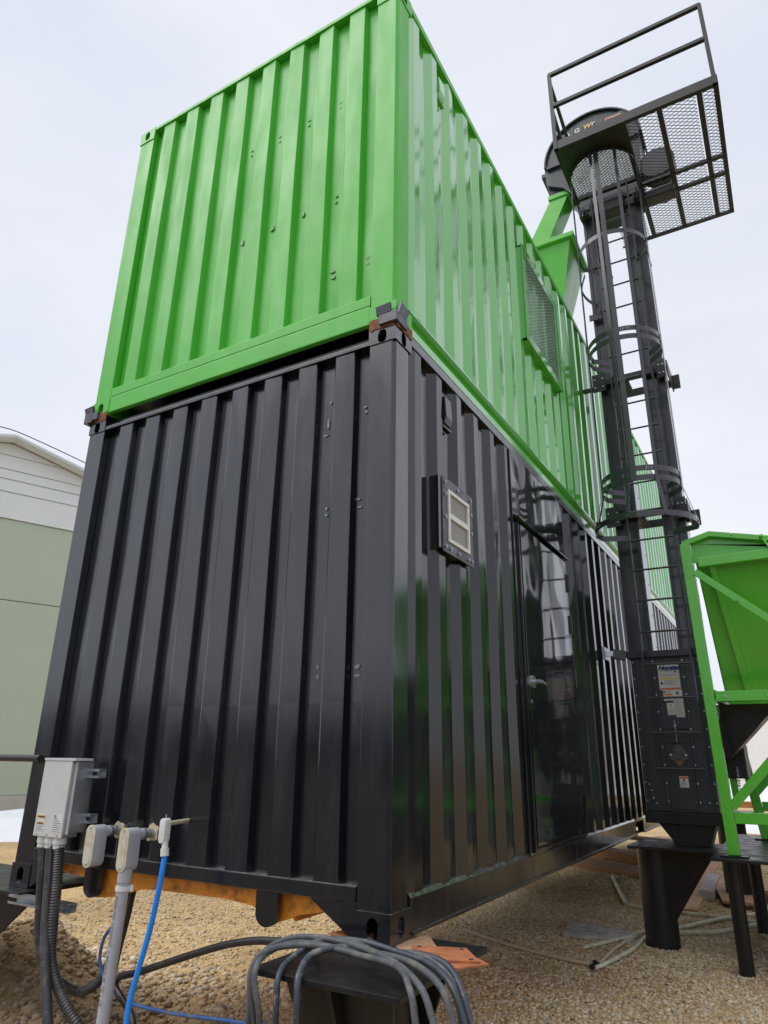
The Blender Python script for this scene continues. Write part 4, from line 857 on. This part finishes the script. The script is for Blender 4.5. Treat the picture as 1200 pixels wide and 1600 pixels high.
# handrails
hr = MB(); yr = py0+.01
def ang(p, q, w=.042): return MB().bar(p, q, w, w)
rail = ang((px0+.01, yr, PZ_+1.16), (px1-.02, yr, PZ_+1.16)).build('handrail', 'platform_steel', plat)
ang((px0+.01, yr, PZ_+.66), (px1-.02, yr, PZ_+.66)).build('mid_rail', 'platform_steel', plat)
for x in (px0+.02, px1-.03):
    ang((x, yr, PZ_), (x, yr, PZ_+1.16), .040).build('rail_post', 'platform_steel', plat)
ang((px0+.02, yr, PZ_+1.05), (px0+.05, 4.05, PZ_+.65), .036).build('rail_brace', 'platform_steel', plat)
ang((px0+.02, yr+.02, PZ_+.60), (px0+.05, 3.95, PZ_+.12), .036).build('rail_brace', 'platform_steel', plat)
# head
HXc, HR, HZ = .40, .62, 8.02
pts = [(.15, 7.14), (.90, 7.14), (.94, 7.5), (.97, 7.9)]+[(HXc+HR*math.cos(t)*.96, HZ+HR*math.sin(t)) for t in [math.pi*k/18 for k in range(1, 18)]]+[(-.22, 8.0), (-.20, 7.75), (.0, 7.62), (.15, 7.4)]
hd = MB().prism([(x, 4.36, z) for x, z in pts], (0, .40, 0)).build('head', 'powder', el, bevel=.004)
rows = []
for t in [math.pi*k/24 for k in range(0, 25)]:
    c, s_ = math.cos(t), math.sin(t); rows.append([(HXc+(HR*.96)*c, y, HZ+HR*s_) for y in (4.325, 4.795)]+[(HXc+(HR*.96+.02)*c, y, HZ+(HR+.02)*s_) for y in (4.795, 4.325)]+[(HXc+(HR*.96)*c, 4.325, HZ+HR*s_)])
MB().sheet(rows).build('hood_rim', 'powder', hd)
MB().box(-.18, .98, 4.318, 4.352, 7.98, 8.02).build('head_flange', 'powder', hd)
MB().box(.02, .86, 4.333, 4.356, 8.06, 8.46).build('head_panel', 'powder', hd)
for x in (.195, .315, .575): MB().box(x-.010, x+.010, 4.315, 4.332, 8.06, 8.50).build('head_rib', 'powder', hd)
for ch_, x_, z_, mm_ in (('A', .095, 8.385, 'label_white'), ('G', .215, 8.390, 'label_white'), ('W', .33, 8.395, 'ink_gold'), ('r', .435, 8.405, 'label_white'), ('-', .51, 8.36, 'label_white')):
    text('lettering', ch_, .095, (x_, 4.326, z_), (1, 0, 0), (0, 0, 1), mm_, hd, .002, bold=.005, shear=.2 if x_ > .3 else 0)
MB().box(.605, .695, 4.328, 4.332, 8.33, 8.43).build('warning_label', 'label_white', hd); MB().box(.70, .80, 4.328, 4.332, 8.32, 8.42).build('warning_label', 'label_white', hd)
MB().box(.612, .688, 4.325, 4.328, 8.40, 8.42).box(.706, .795, 4.325, 4.328, 8.39, 8.41).build('print', 'ink_orange', hd)
MB().box(.24, .84, YF-.02, YK, 7.02, 7.14).build('head_collar', 'powder', el, bevel=.003)
MB().box(.30, .70, 4.30, YF-.022, 6.98, 7.22).build('inspection_door', 'powder', el, bevel=.006)
for x in (.225, .86): 
    MB().box(x-.05, x+.05, 4.28, YF-.02, 7.00, 7.08).cyl((x, 4.27, 6.98), (x, 4.27, 7.12), .012, 8).cyl((x-.03, 4.28, 7.05), (x+.03, 4.28, 7.05), .03, 12).build('take_up_bearing', 'powder', el)
# drive guard seen through the platform
MB().cyl((1.12, 4.40, 7.52), (1.12, 4.62, 7.52), .20, 24).cyl((1.12, 4.62, 7.52), (1.12, 4.95, 7.45), .13, 20).build('drive_motor', 'powder', el, smooth=True)
MB().box(.92, 1.26, 4.42, 4.60, 7.05, 7.16).build('belt_guard', 'powder', el, bevel=.02)
MB().box(.88, .97, 5.0, 5.25, 1.02, 1.25).build('boot_motor', 'powder', el) if False else None
MB().box(.865, 1.05, 4.80, 5.30, .56, .86).build('boot_drive', 'rubber', el, bevel=.01)
# discharge transition
MB().loft([(-.24, 4.40, 8.0), (-.02, 4.40, 8.0), (-.02, 4.70, 8.0), (-.24, 4.70, 8.0)], [(-.20, 4.42, 7.62), (.04, 4.42, 7.62), (.04, 4.68, 7.62), (-.20, 4.68, 7.62)]).build('discharge_throat', 'powder', el)
MB().box(-.27, .0, 4.38, 4.72, 7.93, 7.985).build('throat_flange', 'powder', el)

# ------------------------------------------------------------------ spout and roof hopper
sp = thing('spout', 'square green spout slanting down from the elevator head', 'spout', (-.1, 4.55, 7.6))
MB().box(-.215, .055, 4.40, 4.70, 7.55, 7.615).build('spout_flange', 'green_frame', sp, bevel=.002)
MB().loft([(-.195, 4.42, 7.549), (.035, 4.42, 7.549), (.035, 4.68, 7.549), (-.195, 4.68, 7.549)], [(-.74, 4.42, 6.55), (-.47, 4.42, 6.50), (-.47, 4.68, 6.50), (-.74, 4.68, 6.55)]).build('chute', 'green_frame', sp)
rh = thing('roof_hopper', 'green funnel hopper standing on the upper container roof', 'hopper', (-.3, 4.4, 5.54))
T = [(-.66, 4.12, 6.62), (.075, 4.12, 6.62), (.075, 4.78, 6.62), (-.66, 4.78, 6.62)]
MB().loft(T, [(-.42, 4.30, 5.545), (-.16, 4.30, 5.545), (-.16, 4.56, 5.545), (-.42, 4.56, 5.545)]).build('funnel', 'green_frame', rh)
m = MB(); e = .05
for a in ((-.66-e, .075+e, 4.12-e, 4.12), (-.66-e, .075+e, 4.78, 4.78+e), (-.66-e, -.66, 4.12, 4.78), (.075, .075+e, 4.12, 4.78)): m.box(*a, 6.60, 6.66)
m.build('rim', 'green_frame', rh, bevel=.003)

# ------------------------------------------------------------------ receiving hopper (right)
tb = thing('steel_table', 'low black steel platform on round legs under the green hopper', 'platform', (1.4, 4.6, GZ))
MB().box(.76, 4.2, 3.70, 5.90, -.022, .0).build('deck_plate', 'black_steel', tb, bevel=.002)  # right end runs on out of view, added to darken side wall reflections
for x, y in ((.885, 3.99), (.945, 5.45), (2.4, 3.99), (2.4, 5.45), (4.0, 3.99), (4.0, 5.6)): MB().cyl((x, y, GZ-.2), (x, y, -.024), .055, 20).build('leg', 'black_steel', tb, smooth=True)
gh = thing('receiving_hopper', 'bright green receiving hopper on a tubular frame beside the elevator', 'hopper', (1.6, 4.6, 0))
def gb(p, q, w=.085, h=.085, nm='brace', up=(0, 0, 1), bv=.006): return MB().bar(p, q, w, h, up).build(nm, 'green_frame', gh, bevel=bv)
gb((.925, 3.88, .014), (.880, 3.88, 2.57), nm='leg', up=(0, 1, 0)); gb((1.09, 5.42, .014), (.93, 5.42, 1.30), nm='leg', up=(0, 1, 0)); gb((2.45, 3.88, .014), (2.50, 3.88, 2.4), nm='leg', up=(0, 1, 0)); gb((2.45, 5.42, .014), (2.5, 5.42, 1.3), nm='leg', up=(0, 1, 0))
gb((.90, 4.86, 1.22), (.925, 4.86, .35), .06, .06, nm='hanger', up=(0, 1, 0))
for x, y in ((.925, 3.88), (1.09, 5.42)): MB().box(x-.10, x+.10, y-.08, y+.08, .002, .013).build('foot_plate', 'black_steel', gh)
gb((.97, 3.88, 2.385), (2.46, 3.88, 2.42), .06, .085, nm='top_beam'); gb((.955, 3.88, 1.22), (2.44, 3.88, 1.22), .07, .085, nm='mid_beam'); gb((.965, 3.88, .285), (2.44, 3.88, .285), .07, .085, nm='low_beam'); gb((1.10, 5.42, .30), (2.44, 5.42, .30), .07, .085, nm='low_beam')
gb((.935, 3.84, 2.30), (2.30, 3.84, 1.06), .02, .060, nm='diagonal_brace', bv=.002); gb((.955, 3.86, .36), (1.75, 3.86, 1.20), .05, .07, nm='diagonal_brace'); gb((1.06, 5.42, .42), (1.8, 5.42, 1.2), .05, .07, nm='diagonal_brace')
gb((.93, 3.93, 1.24), (.95, 5.42, 1.24), .06, .08, nm='side_beam')
# rim of the bin, with a peak near its left end
RP = [(.855, 2.600), (1.095, 2.665), (1.60, 2.545), (2.55, 2.32)]
for (xa, za), (xb, zb) in zip(RP, RP[1:]): MB().prism([(xa, 3.86, za-.045), (xb, 3.86, zb-.045), (xb, 3.86, zb), (xa, 3.86, za)], (0, .06, 0)).build('rim', 'green_frame', gh)
MB().prism([(.925, 3.922, 2.40)]+[(x if x > .93 else .925, 3.922, z-.02) for x, z in RP]+[(2.5, 3.922, 2.36)], (0, .006, 0)).build('upper_panel', 'green_frame', gh)
fp_ = [(.945, 3.94, 2.40), (2.50, 3.94, 2.40), (2.10, 4.32, 1.20), (1.005, 4.32, 1.20)]
bp_ = [(.945, 5.40, 2.40), (2.50, 5.40, 2.40), (2.10, 5.02, 1.20), (1.005, 5.02, 1.20)]
MB().loft(fp_, [(x, y+.006, z+.004) for x, y, z in fp_]).build('front_panel', 'green_frame', gh)
MB().loft(bp_, [(x, y-.006, z+.004) for x, y, z in bp_]).build('rear_panel', 'green_frame', gh)
MB().loft([fp_[0], fp_[3], bp_[3], bp_[0]], [(p[0]+.006, p[1], p[2]) for p in (fp_[0], fp_[3], bp_[3], bp_[0])]).build('left_panel', 'green_frame', gh)
MB().loft([fp_[1], fp_[2], bp_[2], bp_[1]], [(p[0]-.006, p[1], p[2]) for p in (fp_[1], fp_[2], bp_[2], bp_[1])]).build('right_panel', 'green_frame', gh)
def onf(x, t): return Vector((x, 3.94+.38*t, 2.40-1.20*t))
for xa, xb in ((1.075, 1.20), (1.85, 1.75)): MB().bar(onf(xa, .02)+Vector((0, -.03, 0)), onf(xb, .97)+Vector((0, -.03, 0)), .055, .05, (0, -1, 0)).build('stiffener', 'green_frame', gh, bevel=.003)
MB().cyl((1.50, 3.85, 2.545), (1.62, 3.80, 2.28), .010, 8).cyl((1.50, 3.86, 2.53), (1.50, 3.83, 2.56), .018, 10).build('prop_rod', 'green_frame', gh)
for x, z in ((1.27, 2.61), (1.50, 2.555)): MB().cyl((x, 3.845, z), (x, 3.86, z), .009, 8).build('bolt', 'galvanised', gh)
MB().cyl((1.24, 3.81, 2.01), (1.24, 3.83, 2.01), .011, 8).build('bolt', 'green_frame', gh)
MB().prism([(.855, 3.835, 2.30), (.90, 3.835, 2.24), (.935, 3.835, 2.28), (.935, 3.835, 2.36), (.87, 3.835, 2.36)], (0, .01, 0)).build('gusset', 'green_frame', gh)
for x in (1.03, 1.35, 1.75, 2.1): MB().cyl((x, 3.836, 1.22), (x, 3.846, 1.22), .011, 8).build('bolt', 'galvanised', gh)
for z in (.30, .36, 1.20, 1.26, 2.36, 2.41): MB().cyl((.925-.018*z, 3.832, z), (.925-.018*z, 3.84, z), .008, 8).build('bolt', 'green_frame', gh)
for t0, t1 in ((.0, 1.0),):
    pts = [onf(.945+(1.005-.945)*k/24+.012, k/24)+Vector((rng.uniform(-.002, .002), -.004, 0)) for k in range(25)]; MB().tube(pts, [.006+.002*rng.random() for _ in pts], 6).build('weld_bead', 'green_frame', gh, smooth=True)
# black chute down into the boot
MB().loft([(.925, 4.38, 1.19), (1.38, 4.38, 1.19), (1.38, 4.95, 1.19), (.925, 4.95, 1.19)], [(.93, 4.40, 1.13), (1.34, 4.40, 1.13), (1.34, 4.90, 1.13), (.93, 4.90, 1.13)]).loft([(.93, 4.40, 1.13), (1.34, 4.40, 1.13), (1.34, 4.90, 1.13), (.93, 4.90, 1.13)], [(.82, 4.42, .78), (.945, 4.42, .72), (.945, 4.72, .72), (.82, 4.72, .78)]).build('lower_chute', 'black_steel', gh)
m = MB()
for k in range(9): m.cyl((.975, 4.70, .66-.022*k), (.975, 4.70, .645-.022*k), .012 if k % 2 else .007, 6)
m.build('drop_chain', 'galvanised', gh)
tag(MB().tube(smoothpath([(1.30, 6.2, .55), (1.28, 6.0, .30), (1.31, 5.9, .05), (1.33, 5.9, -.2)], 6), .012, 8).build('yellow_strap', 'ink_yellow', None, smooth=True), 'yellow strap hanging behind the green hopper frame', 'strap')

# ------------------------------------------------------------------ debris on the gravel
def slab(name, lab, quad, th, m, cat, z=None, tilt=0, group=None):
    c = [(x, y, (float(hgt(np.array(x), np.array(y)))+.006 if z is None else z)+tilt*i) for i, (x, y) in enumerate(quad)]
    return tag(MB().loft(c, [(x, y, q+th) for x, y, q in c]).build(name, m, None, bevel=.002), lab, cat, group)
slab('board', 'weathered grey board lying on the gravel left of the round pile', [(-.75, 5.0), (-.014, 4.70), (-.043, 4.36), (-.655, 4.39)], .028, 'weathered_wood', 'board')
slab('board', 'wide orange brown board deep under the black container', [(-1.95, 8.95), (-.60, 8.0), (-.72, 8.75), (-1.95, 9.75)], .05, 'orange_wood', 'board')
slab('board', 'narrow brown board behind the wide one under the container', [(-1.90, 10.2), (-.85, 9.6), (-1.0, 10.2), (-1.85, 10.7)], .12, 'orange_wood', 'board')
slab('plywood_sheet', 'cut plywood sheet under the steel platform, lying nearest', [(.16, 8.55), (.80, 7.35), (.84, 6.75), (.48, 6.75)], .03, 'plywood', 'plywood', z=GZ+.04)
slab('plywood_sheet', 'smaller plywood sheet farther right under the steel platform', [(.60, 8.4), (1.15, 7.85), (1.15, 7.35), (.76, 7.50)], .02, 'plywood', 'plywood', z=GZ+.085)
slab('board', 'long tan plank lying behind the round elevator pile', [(.12, 6.2), (.28, 6.22), (.13, 10.3), (-.04, 10.2)], .03, 'plywood', 'board')
slab('beam', 'short grey timber beam beside the long tan plank', [(.21, 7.05), (.36, 7.05), (.30, 8.5), (.15, 8.5)], .11, 'weathered_wood', 'beam')
slab('board', 'wide brown board leaning at the back of the lumber heap', [(-1.30, 10.5), (-.55, 10.6), (-.50, 12.8), (-1.2, 12.7)], .05, 'plywood', 'board', z=GZ+.10)
slab('board', 'pale yellow board on the lumber heap behind the boot', [(-.75, 10.0), (-.50, 9.9), (-.22, 12.0), (-.42, 12.1)], .04, 'yellow_wood', 'board', z=GZ+.24)
slab('board', 'reddish board at the right of the lumber heap', [(-.30, 9.2), (-.08, 9.1), (.12, 11.5), (-.10, 11.6)], .05, 'plywood', 'board', z=GZ+.13)
slab('board', 'dark brown plank across the back of the lumber heap', [(-1.9, 11.4), (-.4, 10.9), (-.42, 11.15), (-1.9, 11.7)], .05, 'orange_wood', 'board', z=GZ+.19)
slab('beam', 'long dark rusty beam lying across the snow at far right', [(-.5, 21), (6, 22.5), (6, 22.9), (-.5, 21.4)], .16, 'orange_wood', 'beam', z=GZ+.28)
slab('pallet_block', 'low pale block stack behind the green hopper legs', [(.6, 14), (2.4, 14.2), (2.4, 15.4), (.6, 15.2)], .30, 'yellow_wood', 'block')
PI_ = {'long thin dirty hose running left across the shaded gravel': ([(-1.506, 4.11), (-1.223, 3.951), (-.791, 3.742), (-.419, 3.594), (-.146, 3.519)], 'lath', .013),
 'short pale green hose end beside the grey board': ([(-.355, 3.981), (-.214, 4.247), (-.085, 4.542), (-.02, 4.85), (.25, 5.1)], 'hose', .015),
 'middle pale hose from the black connector to the pile': ([(-.125, 3.473), (-.111, 4.022), (-.071, 4.471), (-.032, 4.908)], 'lath', .014),
 'lower pale hose curving from the black connector to the pile': ([(-.128, 3.44), (-.085, 3.56), (-.033, 3.781), (.028, 4.154), (.03, 4.66)], 'hose', .016),
 'far short yellowish hose near the boards under the container': ([(-.988, 7.912), (-.679, 6.895), (-.472, 6.25)], 'hose', .018),
 'upper pale hose passing behind the pile to the right': ([(-.446, 6.225), (-.296, 6.12), (.136, 6.024), (.582, 5.896), (.99, 5.80)], 'hose', .016),
 'crossing hose rising right behind the steel platform leg': ([(.20, 5.1), (.228, 5.178), (.507, 5.745), (.712, 6.122), (.95, 6.6)], 'hose', .019),
 'lowest pale hose sweeping right past the pile': ([(.243, 5.0), (.559, 5.192), (.803, 5.562), (.98, 6.0)], 'hose', .019)}
for lab, (pts, m_, r) in PI_.items():
    P = [(x, y, float(hgt(np.array(x), np.array(y)))+r+.012) for x, y in pts]
    tag(MB().tube(smoothpath(P, 6), r, 10).build('hose', m_, None, smooth=True), lab, 'hose', 'pale hoses lying on the gravel')
tag(MB().bar((-.14, 3.46, GZ+.01), (-.13, 3.50, GZ+.06), .035, .035).cyl((-.15, 3.43, GZ+.035), (-.12, 3.52, GZ+.035), .021, 12).build('hose_connector', 'rubber', None), 'black elbow connector joining the pale hoses', 'connector')
for x, y, lb_ in ((-2.55, .35, 'tan stone in the dug earth just right of the hanging conduits'), (-2.9, .05, 'tan stone low at the left edge below the conduits'), (-2.1, .75, 'round tan stone in the dug earth beside the grey pipe'), (-3.2, .9, 'tan stone up on the earth mound')):
    r = .05+.02*rng.random(); v = iv*(1+.3*dents((12, 1)))*np.array([r*1.3, r, r*.7])+np.array([x, y, float(hgt(np.array(x), np.array(y)))+r*.3])
    tag(npmesh('stone', v, jf, 'gravel_stone', True), lb_, 'stone', 'larger stones in the dug earth')
for o in S.objects:
    if '_w' in o: del o['_w']
S.render.engine = 'CYCLES'
